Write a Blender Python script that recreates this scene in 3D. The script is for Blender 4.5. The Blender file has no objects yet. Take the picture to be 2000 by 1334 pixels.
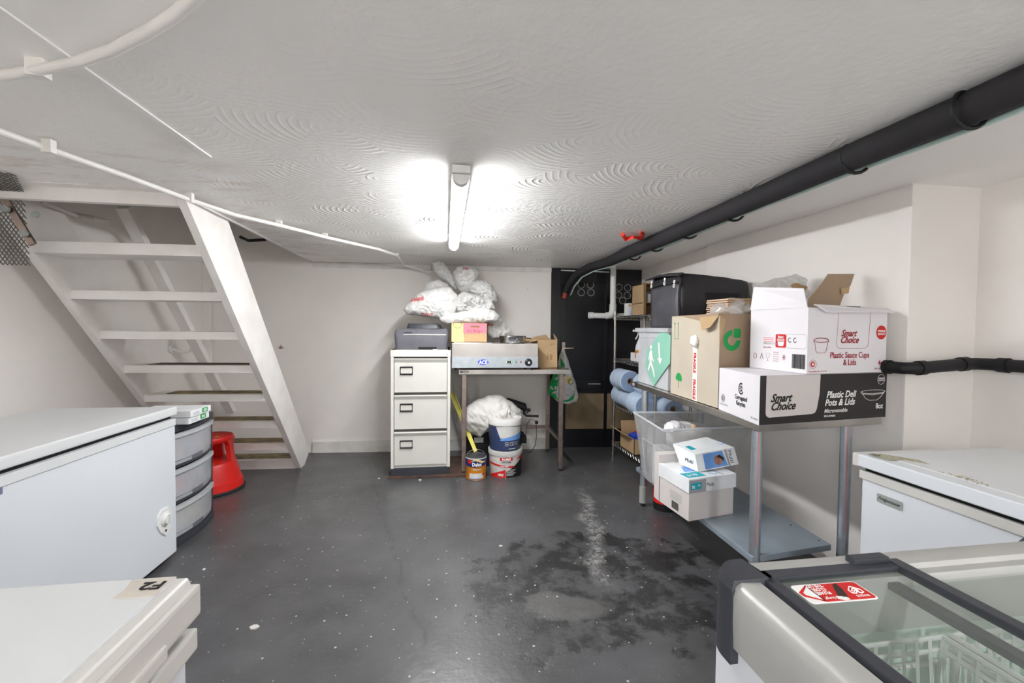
import bpy, bmesh, math, random
from mathutils import Vector, Matrix, noise
from mathutils.bvhtree import BVHTree
V = Vector
PI = math.pi
C = bpy.context.scene.collection
sc = bpy.context.scene

# ---------------------------------------------------------------- camera
FPX = 830.0; CH = 1.22
_y, _p, _r = math.radians(8.6), math.radians(1.72), math.radians(0.55)
FW = V((math.sin(_y)*math.cos(_p), math.cos(_y)*math.cos(_p), -math.sin(_p)))
_rt = V((math.cos(_y), -math.sin(_y), 0)); _up = _rt.cross(FW)
RT = _rt*math.cos(_r) + _up*math.sin(_r); UP = _up*math.cos(_r) - _rt*math.sin(_r)
cd = bpy.data.cameras.new('camera'); cam = bpy.data.objects.new('camera', cd); C.objects.link(cam)
cd.sensor_width = 36; cd.lens = FPX/2000*36; cd.clip_start = 0.02; cd.clip_end = 50
M = Matrix.Identity(4)
for i in range(3):
    M[i][0] = RT[i]; M[i][1] = UP[i]; M[i][2] = -FW[i]
M[2][3] = CH
cam.matrix_world = M
sc.camera = cam
def at(px, py, **k):
    """where the sight line of a photo pixel meets a plane of the room"""
    d = FW + RT*((px-1000)/FPX) - UP*((py-667)/FPX)
    (a, v), = k.items(); i = 'xyz'.index(a); o = V((0, 0, CH))
    return o + d*((v-o[i])/d[i])
# ---------------------------------------------------------------- light / world / exposure
w = bpy.data.worlds.new('world'); sc.world = w; w.use_nodes = True
w.node_tree.nodes['Background'].inputs[0].default_value = (0.9, 0.95, 1, 1)
w.node_tree.nodes['Background'].inputs[1].default_value = 0.15
sc.view_settings.view_transform = 'Standard'; sc.view_settings.look = 'None'
sc.view_settings.exposure = 2.28; sc.view_settings.gamma = 1; sc.cycles.diffuse_bounces = 6; sc.cycles.max_bounces = 10; sc.cycles.transparent_max_bounces = 12; sc.view_settings.use_curve_mapping = False
TUBE_MAIN = 34.0; TUBE_FILL = 42.0  # ceiling tube, then the added fill tubes behind the viewer

# ---------------------------------------------------------------- materials
def lin(h):
    h = h.lstrip('#'); c = [int(h[i:i+2], 16)/255 for i in (0, 2, 4)]
    return tuple([(x/12.92 if x <= .04045 else ((x+.055)/1.055)**2.4) for x in c] + [1])
MATS = {}
def mat(name, col, rough=.5, metal=0, var=.06, vs=6, bump=0, bs=60, trans=0, alpha=1, col2=None, spec=.5, ior=1.45, emit=0, sss=0):
    if name in MATS: return MATS[name]
    m = bpy.data.materials.new(name); m.use_nodes = True; nt = m.node_tree; b = nt.nodes['Principled BSDF']
    c = lin(col) if isinstance(col, str) else col
    b.inputs['Roughness'].default_value = rough; b.inputs['Metallic'].default_value = metal
    b.inputs['Transmission Weight'].default_value = trans; b.inputs['Alpha'].default_value = alpha
    b.inputs['Specular IOR Level'].default_value = spec; b.inputs['IOR'].default_value = ior
    tc = nt.nodes.new('ShaderNodeTexCoord')
    n = nt.nodes.new('ShaderNodeTexNoise'); n.inputs['Scale'].default_value = vs; n.inputs['Detail'].default_value = 5
    nt.links.new(tc.outputs['Object'], n.inputs['Vector'])
    r = nt.nodes.new('ShaderNodeValToRGB')
    c2 = lin(col2) if col2 else tuple([max(0, x*(1-var*2)) for x in c[:3]] + [1])
    r.color_ramp.elements[0].position = .32; r.color_ramp.elements[1].position = .62
    r.color_ramp.elements[0].color = c2; r.color_ramp.elements[1].color = c
    nt.links.new(n.outputs['Fac'], r.inputs['Fac']); nt.links.new(r.outputs['Color'], b.inputs['Base Color'])
    if bump:
        n2 = nt.nodes.new('ShaderNodeTexNoise'); n2.inputs['Scale'].default_value = bs; n2.inputs['Detail'].default_value = 4
        nt.links.new(tc.outputs['Object'], n2.inputs['Vector'])
        bp = nt.nodes.new('ShaderNodeBump'); bp.inputs['Strength'].default_value = bump; bp.inputs['Distance'].default_value = .004
        nt.links.new(n2.outputs['Fac'], bp.inputs['Height']); nt.links.new(bp.outputs['Normal'], b.inputs['Normal'])
    if emit:
        b.inputs['Emission Color'].default_value = (.97, .985, 1, 1); # LED strips shine mostly downwards through the diffuser
        ge = nt.nodes.new('ShaderNodeNewGeometry'); sx_ = nt.nodes.new('ShaderNodeSeparateXYZ'); nt.links.new(ge.outputs['Normal'], sx_.inputs[0])
        k1 = nt.nodes.new('ShaderNodeMath'); k1.operation = 'MULTIPLY'; k1.use_clamp = True; k1.inputs[1].default_value = -1; nt.links.new(sx_.outputs[2], k1.inputs[0])
        k2 = nt.nodes.new('ShaderNodeMath'); k2.operation = 'MULTIPLY_ADD'; k2.inputs[1].default_value = emit*.88; k2.inputs[2].default_value = emit*.12
        nt.links.new(k1.outputs[0], k2.inputs[0]); nt.links.new(k2.outputs[0], b.inputs['Emission Strength'])
    MATS[name] = m; return m
def M_(n): return MATS[n]
mat('wall_paint', '#efeae5', .55, var=.03, vs=2, bump=.15, bs=35)
mat('white_paint', '#e2dfda', .5, var=.07, vs=9, bump=.1, bs=40)
mat('stair_paint', '#f0edea', .4, var=.03, vs=5, bump=.12, bs=50, col2='#e6e1db')
mat('white_plastic', '#e8e8e6', .35, var=.02)
mat('conduit_white', '#ece9e4', .4, var=.03)
mat('freezer_white', '#dde1e6', .28, var=.012, vs=3)
mat('freezer_lid', '#d9dbdc', .38, var=.02, vs=3)
mat('freezer_cream', '#d3d1cc', .4, var=.03, vs=5)
mat('gap_black', '#101010', .7)
mat('black_gloss', '#16161b', .28, var=.1, bump=.2, bs=25)
mat('black_matt', '#17171a', .6, var=.1)
mat('black_rubber', '#2c2a2d', .75, var=.08)
mat('foam_black', '#2b292c', .8, var=.1, bump=.2, bs=200)
mat('dark_grey', '#3b3d44', .42, var=.06)
mat('grey_plastic', '#6c6b72', .4, var=.07, vs=10)
mat('cabinet_grey', '#dcd9d1', .38, var=.02)
mat('cabinet_front', '#d3d1ca', .42, var=.02)
mat('steel', '#c6c2be', .27, metal=1, var=.08, vs=8, bump=.05, bs=90)
mat('steel_legs', '#b09f97', .35, metal=1, var=.12, vs=20)
mat('galv', '#c2cad1', .34, metal=.85, var=.06, vs=20)
mat('shelf_blue_grey', '#9fabb6', .35, metal=.35, var=.06, vs=9)
mat('chrome', '#dadada', .12, metal=1, var=.03)
mat('alu', '#c6c6c2', .42, metal=.45, var=.04)
mat('cardboard', '#bb9d77', .85, var=.06, vs=7, bump=.1)
mat('cardboard_pale', '#c6bba9', .85, var=.04, vs=5, bump=.1)
mat('cardboard_brown', '#a8917a', .85, var=.05, vs=5, bump=.15)
mat('cardboard_edge', '#8f6f49', .9)
mat('card_white', '#e9e6ea', .5, var=.015)
mat('card_grey', '#d3ccc9', .5, var=.015)
mat('print_black', '#262223', .45, var=.05)
mat('print_ink', '#1b1818', .6, var=0)
mat('print_red', '#cf1f1c', .5, var=0)
mat('print_dark_red', '#a32430', .5, var=0)
mat('print_white', '#f2f0ee', .5, var=0)
mat('print_green', '#1fa050', .5, var=0)
mat('print_teal', '#17a6b6', .5, var=0)
mat('print_grey', '#a4a3a6', .5, var=0)
mat('print_blue', '#2f49c8', .4, var=0)
mat('print_sky', '#6f9fe0', .4, var=0)
mat('print_navy', '#20246a', .4, var=0)
mat('print_orange', '#e8962e', .4, var=.04)
mat('print_pink', '#ef7d8d', .5, var=.03)
mat('print_yellow', '#e5d48a', .5, var=.03)
mat('print_skin', '#b5846e', .5, var=.2, vs=60)
mat('print_hair', '#33241f', .5)
mat('tape_label', '#cfc7bd', .6, var=.05, vs=30)
mat('lid_dirt', '#b5b098', .8, var=.2, vs=90)
mat('red_plastic', '#e0261f', .38, var=.04, vs=8)
mat('red_tape', '#f0402c', .4)
mat('yellow', '#cfc655', .5, var=.08)
mat('hazard_yellow', '#9b8a5c', .7, col2='#5a5044', vs=12)
mat('strip_dark', '#57503f', .8, var=.2, vs=20)
mat('navy_bucket', '#39476e', .35, var=.05)
mat('bucket_white', '#d8d6d3', .35, var=.04)
mat('bucket_grey', '#b9b8b6', .4, var=.04)
mat('plywood', '#8d7a5f', .7, var=.15, vs=4, col2='#6f5f49', bump=.1)
mat('rust_board', '#5d4438', .8, col2='#33302f', vs=10)
mat('blue_roll', '#bccde2', .8, var=.05, vs=12, bump=.2, bs=150)
mat('blue_roll_end', '#93a9c8', .9, var=.08, vs=60)
mat('poly_bag', '#d3d2d0', .32, var=.02, bump=.25, bs=45)
mat('poly_bag_grey', '#d0cfcd', .35, var=.03, bump=.3, bs=50)
mat('dust_sheet', '#cfccc8', .6, var=.03, bump=.2, bs=40)
mat('bag_green', '#6fb52c', .4, col2='#d9dcd6', vs=11)
mat('envelope_white', '#eceef0', .5)
mat('insulated_cloth', '#2e2d31', .45, var=.08, bump=.35, bs=18)
mat('insulated_end', '#4d4d53', .38, var=.1, bump=.4, bs=14)
mat('mesh_steel', '#6d6a66', .55, metal=.5)
mat('timber_raw', '#b79b62', .8, var=.2)
mat('copper', '#b0523a', .5)
mat('plaster_crumb', '#cfcac4', .9)
mat('stone_grey', '#9c9a97', .8)
mat('freezer_liner', '#dfe9df', .4, col2='#c9dfd0', vs=2.5)
mat('basket_wire', '#e4e6e1', .4)
mat('lining_green', '#a8d8bd', .5)
mat('exit_green', '#93cdb7', .35, var=.04)
mat('glove_blue', '#7fb0dd', .5, col2='#e6ecf2', vs=9)
mat('purple', '#5b4aa8', .5, var=.05)
mat('bottle_white', '#dfe3e6', .3)
mat('amber', '#c9863a', .4)
mat('putty', '#c7a98c', .5)
mat('tarnish', '#9fa39f', .5)

def clear(name, col, rough, opacity):
    """thin clear or milky plastic / glass: part glossy clear, part diffuse"""
    m = bpy.data.materials.new(name); m.use_nodes = True; nt = m.node_tree; nt.nodes.clear()
    o = nt.nodes.new('ShaderNodeOutputMaterial'); t = nt.nodes.new('ShaderNodeBsdfTransparent'); t.inputs[0].default_value = (.97, .98, .98, 1)
    d0 = nt.nodes.new('ShaderNodeBsdfDiffuse'); d0.inputs[0].default_value = lin(col); d1 = nt.nodes.new('ShaderNodeBsdfTranslucent'); d1.inputs[0].default_value = lin(col); d = nt.nodes.new('ShaderNodeMixShader'); d.inputs[0].default_value = .45; nt.links.new(d0.outputs[0], d.inputs[1]); nt.links.new(d1.outputs[0], d.inputs[2])
    mx = nt.nodes.new('ShaderNodeMixShader'); lw = nt.nodes.new('ShaderNodeLayerWeight'); lw.inputs[0].default_value = .5; pw = nt.nodes.new('ShaderNodeMath'); pw.operation = 'POWER'; pw.inputs[1].default_value = 4.5; nt.links.new(lw.outputs['Facing'], pw.inputs[0]); fr = nt.nodes.new('ShaderNodeMath'); fr.operation = 'MULTIPLY_ADD'; fr.inputs[1].default_value = .6; fr.inputs[2].default_value = .03; nt.links.new(pw.outputs[0], fr.inputs[0])
    n = nt.nodes.new('ShaderNodeTexNoise'); n.inputs['Scale'].default_value = 7
    tc = nt.nodes.new('ShaderNodeTexCoord'); nt.links.new(tc.outputs['Object'], n.inputs['Vector'])
    ma = nt.nodes.new('ShaderNodeMath'); ma.operation = 'MULTIPLY_ADD'; ma.inputs[1].default_value = opacity*.5; ma.inputs[2].default_value = opacity*.75
    nt.links.new(n.outputs['Fac'], ma.inputs[0])
    nt.links.new(ma.outputs[0], mx.inputs[0]); nt.links.new(t.outputs[0], mx.inputs[1]); nt.links.new(d.outputs[0], mx.inputs[2])
    g = nt.nodes.new('ShaderNodeBsdfGlossy'); g.inputs['Roughness'].default_value = rough*.5; m2 = nt.nodes.new('ShaderNodeMixShader')
    nt.links.new(fr.outputs[0], m2.inputs[0]); nt.links.new(mx.outputs[0], m2.inputs[1]); nt.links.new(g.outputs[0], m2.inputs[2])
    nt.links.new(m2.outputs[0], o.inputs[0]); MATS[name] = m; return m
clear('milky', '#f5f7fa', .25, .68)
clear('clear_crate', '#eae8e8', .15, .26)
clear('tower_drawer', '#f5f7fc', .3, .5)
clear('glass', '#b9c4bc', .05, .10)
clear('cling', '#f2f0ee', .2, .6)

def ceiling_mat():
    m = bpy.data.materials.new('swirled_artex'); m.use_nodes = True; nt = m.node_tree; N = nt.nodes; L = nt.links; b = N['Principled BSDF']
    b.inputs['Roughness'].default_value = .42; b.inputs['Specular IOR Level'].default_value = .4
    def mth(op, a, b_=None, c_=None, cl=False):
        n = N.new('ShaderNodeMath'); n.operation = op; n.use_clamp = cl
        for i, x in enumerate((a, b_, c_)):
            if x is None: continue
            if isinstance(x, (int, float)): n.inputs[i].default_value = x
            else: L.new(x, n.inputs[i])
        return n.outputs[0]
    tc = N.new('ShaderNodeTexCoord'); P = tc.outputs['Object']
    nz = N.new('ShaderNodeTexNoise'); nz.inputs['Scale'].default_value = 5; L.new(P, nz.inputs['Vector'])
    ds = N.new('ShaderNodeVectorMath'); ds.operation = 'MULTIPLY_ADD'; L.new(nz.outputs['Color'], ds.inputs[0]); ds.inputs[1].default_value = (.035, .035, 0); L.new(P, ds.inputs[2])
    def rings(scale, off, freq, seed):
        mp = N.new('ShaderNodeVectorMath'); mp.operation = 'ADD'; L.new(ds.outputs[0], mp.inputs[0]); mp.inputs[1].default_value = (seed, seed*.7, 0)
        v = N.new('ShaderNodeTexVoronoi'); v.voronoi_dimensions = '2D'; v.inputs['Scale'].default_value = scale; v.inputs['Randomness'].default_value = .95
        L.new(mp.outputs[0], v.inputs['Vector'])
        sb = N.new('ShaderNodeVectorMath'); sb.operation = 'SUBTRACT'; L.new(mp.outputs[0], sb.inputs[0]); L.new(v.outputs['Position'], sb.inputs[1])
        sb2 = N.new('ShaderNodeVectorMath'); sb2.operation = 'ADD'; L.new(sb.outputs[0], sb2.inputs[0]); sb2.inputs[1].default_value = off
        sb3 = N.new('ShaderNodeVectorMath'); sb3.operation = 'MULTIPLY'; L.new(sb2.outputs[0], sb3.inputs[0]); sb3.inputs[1].default_value = (1, 1.15, 0)
        ln = N.new('ShaderNodeVectorMath'); ln.operation = 'LENGTH'; L.new(sb3.outputs[0], ln.inputs[0])
        s4 = N.new('ShaderNodeSeparateXYZ'); L.new(sb3.outputs[0], s4.inputs[0])
        side = mth('DIVIDE', mth('SUBTRACT', mth('MULTIPLY', s4.outputs[1], .9), mth('MULTIPLY', s4.outputs[0], .45)), mth('MAXIMUM', ln.outputs['Value'], .001))
        fan = mth('MULTIPLY_ADD', side, 2.2, .55, True)
        s = mth('SINE', mth('MULTIPLY', ln.outputs['Value'], freq))
        s2 = mth('POWER', mth('MULTIPLY_ADD', s, .5, .5), 3.0)
        sep = N.new('ShaderNodeSeparateColor'); L.new(v.outputs['Color'], sep.inputs[0])
        amp = mth('MULTIPLY_ADD', sep.outputs[0], .8, .25)
        return mth('MULTIPLY', mth('MULTIPLY', s2, amp), fan)
    r1 = rings(3.0, (-.06, .13, 0), 225, 0)
    r2 = rings(2.4, (-.09, .14, 0), 205, 3.7)
    sel = N.new('ShaderNodeTexNoise'); sel.inputs['Scale'].default_value = 2.3; L.new(P, sel.inputs['Vector'])
    f = mth('MULTIPLY_ADD', sel.outputs['Fac'], 8, -3.6, True)
    mixr = mth('ADD', mth('MULTIPLY', r1, f), mth('MULTIPLY', r2, mth('SUBTRACT', 1, f)))
    # fade by area: swirls only between the joint strip and the lagged pipe
    sp = N.new('ShaderNodeSeparateXYZ'); L.new(P, sp.inputs[0]); X, Y = sp.outputs[0], sp.outputs[1]
    mleft = mth('MULTIPLY_ADD', X, 25, 23.5, True)
    mback = mth('MULTIPLY', mth('MULTIPLY_ADD', X, 8, 10.4, True), mth('MULTIPLY_ADD', Y, 6, -10.8, True))
    mr = mth('MULTIPLY_ADD', X, -12, 17.0, True)
    mend = mth('MULTIPLY_ADD', Y, -3, 12.3, True)
    wear = N.new('ShaderNodeTexNoise'); wear.inputs['Scale'].default_value = 1.6; wear.inputs['Detail'].default_value = 3; L.new(P, wear.inputs['Vector'])
    wv = mth('MULTIPLY_ADD', wear.outputs['Fac'], 4.5, -1.4, True)
    mask = mth('MULTIPLY', mth('MULTIPLY', mth('MAXIMUM', mleft, mback), mr), mth('MULTIPLY', mend, mth('MULTIPLY', mth('MAXIMUM', wv, .12), mth('MULTIPLY_ADD', Y, .55, -.5, True))))
    fine = N.new('ShaderNodeTexNoise'); fine.inputs['Scale'].default_value = 28; fine.inputs['Detail'].default_value = 6; L.new(P, fine.inputs['Vector'])
    # rough patch near the lamp
    rp = N.new('ShaderNodeVectorMath'); rp.operation = 'DISTANCE'; L.new(P, rp.inputs[0]); rp.inputs[1].default_value = (.75, 2.35, 1.85)
    rough = mth('MULTIPLY_ADD', rp.outputs['Value'], -2.2, 1.3, True)
    fr2 = N.new('ShaderNodeTexNoise'); fr2.inputs['Scale'].default_value = 22; fr2.inputs['Detail'].default_value = 8; fr2.inputs['Roughness'].default_value = .7; L.new(P, fr2.inputs['Vector'])
    h = mth('ADD', mth('MULTIPLY', mixr, mask), mth('MULTIPLY', fine.outputs['Fac'], .35))
    h = mth('ADD', h, mth('MULTIPLY', mth('MULTIPLY', fr2.outputs['Fac'], rough), 2.2))
    bp = N.new('ShaderNodeBump'); bp.inputs['Strength'].default_value = 1.0; bp.inputs['Distance'].default_value = .008
    L.new(h, bp.inputs['Height']); L.new(bp.outputs['Normal'], b.inputs['Normal'])
    # damp stains on the left boards, in front of the stairs
    st = N.new('ShaderNodeTexNoise'); st.inputs['Scale'].default_value = 4; st.inputs['Detail'].default_value = 7; st.inputs['Roughness'].default_value = .65
    mpp = N.new('ShaderNodeMapping'); mpp.inputs['Scale'].default_value = (1.2, 3.2, 1); mpp.inputs['Rotation'].default_value = (0, 0, .35); L.new(P, mpp.inputs[0]); L.new(mpp.outputs[0], st.inputs['Vector'])
    area = mth('MULTIPLY', mth('MULTIPLY_ADD', Y, 2.2, -3.5, True), mth('MULTIPLY_ADD', X, -3, -2.2, True))
    sf = mth('MULTIPLY', mth('MULTIPLY_ADD', st.outputs['Fac'], 5, -2.55, True), area)
    mx = N.new('ShaderNodeMix'); mx.data_type = 'RGBA'; L.new(mth('MULTIPLY', sf, .55), mx.inputs['Factor'])
    mx.inputs['A'].default_value = lin('#f6f4f1'); mx.inputs['B'].default_value = lin('#b39a7c')
    L.new(mx.outputs['Result'], b.inputs['Base Color'])
    MATS[m.name] = m; return m
ceiling_mat()

def floor_mat():
    m = bpy.data.materials.new('black_floor_paint'); m.use_nodes = True; nt = m.node_tree; N = nt.nodes; L = nt.links; b = N['Principled BSDF']
    def mth(op, a, b_=None, c_=None, cl=False):
        n = N.new('ShaderNodeMath'); n.operation = op; n.use_clamp = cl
        for i, x in enumerate((a, b_, c_)):
            if x is None: continue
            if isinstance(x, (int, float)): n.inputs[i].default_value = x
            else: L.new(x, n.inputs[i])
        return n.outputs[0]
    tc = N.new('ShaderNodeTexCoord'); P = tc.outputs['Object']
    def nz(s, d=5, r=.55, vec=None):
        n = N.new('ShaderNodeTexNoise'); n.inputs['Scale'].default_value = s; n.inputs['Detail'].default_value = d; n.inputs['Roughness'].default_value = r
        L.new(vec or P, n.inputs['Vector']); return n.outputs['Fac']
    def dist(c, s=(1, 1, 1)):
        a = N.new('ShaderNodeVectorMath'); a.operation = 'SUBTRACT'; L.new(P, a.inputs[0]); a.inputs[1].default_value = c
        q = N.new('ShaderNodeVectorMath'); q.operation = 'MULTIPLY'; L.new(a.outputs[0], q.inputs[0]); q.inputs[1].default_value = s
        l = N.new('ShaderNodeVectorMath'); l.operation = 'LENGTH'; L.new(q.outputs[0], l.inputs[0]); return l.outputs['Value']
    def mixc(f, a, bb):
        x = N.new('ShaderNodeMix'); x.data_type = 'RGBA'; L.new(f, x.inputs['Factor'])
        if isinstance(a, str): x.inputs['A'].default_value = lin(a)
        else: L.new(a, x.inputs['A'])
        x.inputs['B'].default_value = lin(bb); return x.outputs['Result']
    sp = N.new('ShaderNodeSeparateXYZ'); L.new(P, sp.inputs[0]); X, Y = sp.outputs[0], sp.outputs[1]
    big = nz(2.2, 8, .62)
    base = mixc(mth('MULTIPLY_ADD', big, 2.4, -.75, True), '#3f3f40', '#5a5a5c')
    # worn, dark ragged patches to the right of the middle
    warp = nz(5, 8, .7)
    d1 = mth('ADD', dist((.72, 1.95, 0), (.95, 1.25, 1)), mth('MULTIPLY_ADD', warp, 1.1, -.55))
    p1 = mth('MULTIPLY_ADD', d1, -14, 8.6, True)
    streak = nz(6, 8, .7)
    p1 = mth('MULTIPLY', p1, mth('MULTIPLY_ADD', streak, 9, -3.9, True))
    base = mixc(mth('MULTIPLY', p1, .92), base, '#151516')
    # pale worn island
    d2 = mth('ADD', dist((.50, 1.78, 0), (1, 1.7, 1)), mth('MULTIPLY_ADD', warp, .5, -.25))
    p2 = mth('MULTIPLY_ADD', d2, -22, 4.2, True)
    base = mixc(mth('MULTIPLY', p2, .55), base, '#6b6a68')
    # ragged pale crack
    cx = mth('SUBTRACT', mth('ADD', X, mth('MULTIPLY_ADD', nz(3.5, 6, .6), .36, -.49)), mth('MULTIPLY', Y, .23))
    cr = mth('SUBTRACT', 1, mth('MULTIPLY', mth('ABSOLUTE', cx), 14), None, True)
    cr = mth('MULTIPLY', cr, mth('MULTIPLY', mth('MULTIPLY_ADD', Y, 3, -5.2, True), mth('MULTIPLY_ADD', Y, -3, 9.6, True)))
    cr = mth('MULTIPLY', cr, mth('MULTIPLY_ADD', nz(24, 9, .8), 9, -4.0, True))
    base = mixc(mth('MULTIPLY', cr, .8), base, '#a3a19e')
    # second thin dark crack on the left of the middle
    cx2 = mth('ADD', mth('ADD', X, mth('MULTIPLY', Y, .27)), mth('MULTIPLY_ADD', nz(3.4, 8, .7), .22, -.46))
    c2 = mth('SUBTRACT', 1, mth('MULTIPLY', mth('ABSOLUTE', cx2), 60), None, True)
    base = mixc(mth('MULTIPLY', mth('MULTIPLY', c2, mth('MULTIPLY_ADD', nz(11, 4), 4, -1.6, True)), .6), base, '#1b1b1c')
    # scuffs and paint specks
    sc_ = mth('MULTIPLY', mth('MULTIPLY_ADD', nz(9, 10, .8), 9, -5.4, True), mth('MULTIPLY_ADD', nz(1.7, 2), 4, -1.8, True))
    base = mixc(mth('MULTIPLY', sc_, .4), base, '#9a9996')
    v = N.new('ShaderNodeTexVoronoi'); v.inputs['Scale'].default_value = 24; v.voronoi_dimensions = '2D'; L.new(P, v.inputs['Vector'])
    s2 = N.new('ShaderNodeSeparateColor'); L.new(v.outputs['Color'], s2.inputs[0])
    rad = mth('MULTIPLY', mth('POWER', s2.outputs[0], 5), .12)
    spk = mth('MULTIPLY', mth('GREATER_THAN', rad, v.outputs['Distance']), mth('GREATER_THAN', s2.outputs[1], .35))
    base = mixc(mth('MULTIPLY', spk, .75), base, '#c9c7c3')
    v3 = N.new('ShaderNodeTexVoronoi'); v3.inputs['Scale'].default_value = 55; v3.voronoi_dimensions = '2D'; L.new(P, v3.inputs['Vector'])
    s3 = N.new('ShaderNodeSeparateColor'); L.new(v3.outputs['Color'], s3.inputs[0])
    spk3 = mth('GREATER_THAN', mth('MULTIPLY', mth('POWER', s3.outputs[0], 6), .09), v3.outputs['Distance'])
    base = mixc(mth('MULTIPLY', spk3, .5), base, '#a9a7a3')
    L.new(base, b.inputs['Base Color'])
    ro = mth('ADD', mth('MULTIPLY_ADD', nz(5, 6), .22, .22), mth('MULTIPLY', p1, .12))
    L.new(ro, b.inputs['Roughness'])
    b.inputs['Specular IOR Level'].default_value = .85
    h = mth('ADD', mth('MULTIPLY', nz(38, 5, .6), .6), mth('MULTIPLY', nz(9, 3), 1.2))
    h = mth('SUBTRACT', h, mth('MULTIPLY', p1, .35))
    bp = N.new('ShaderNodeBump'); bp.inputs['Strength'].default_value = .4; bp.inputs['Distance'].default_value = .004
    L.new(h, bp.inputs['Height']); L.new(bp.outputs['Normal'], b.inputs['Normal'])
    MATS[m.name] = m; return m
floor_mat()

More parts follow.
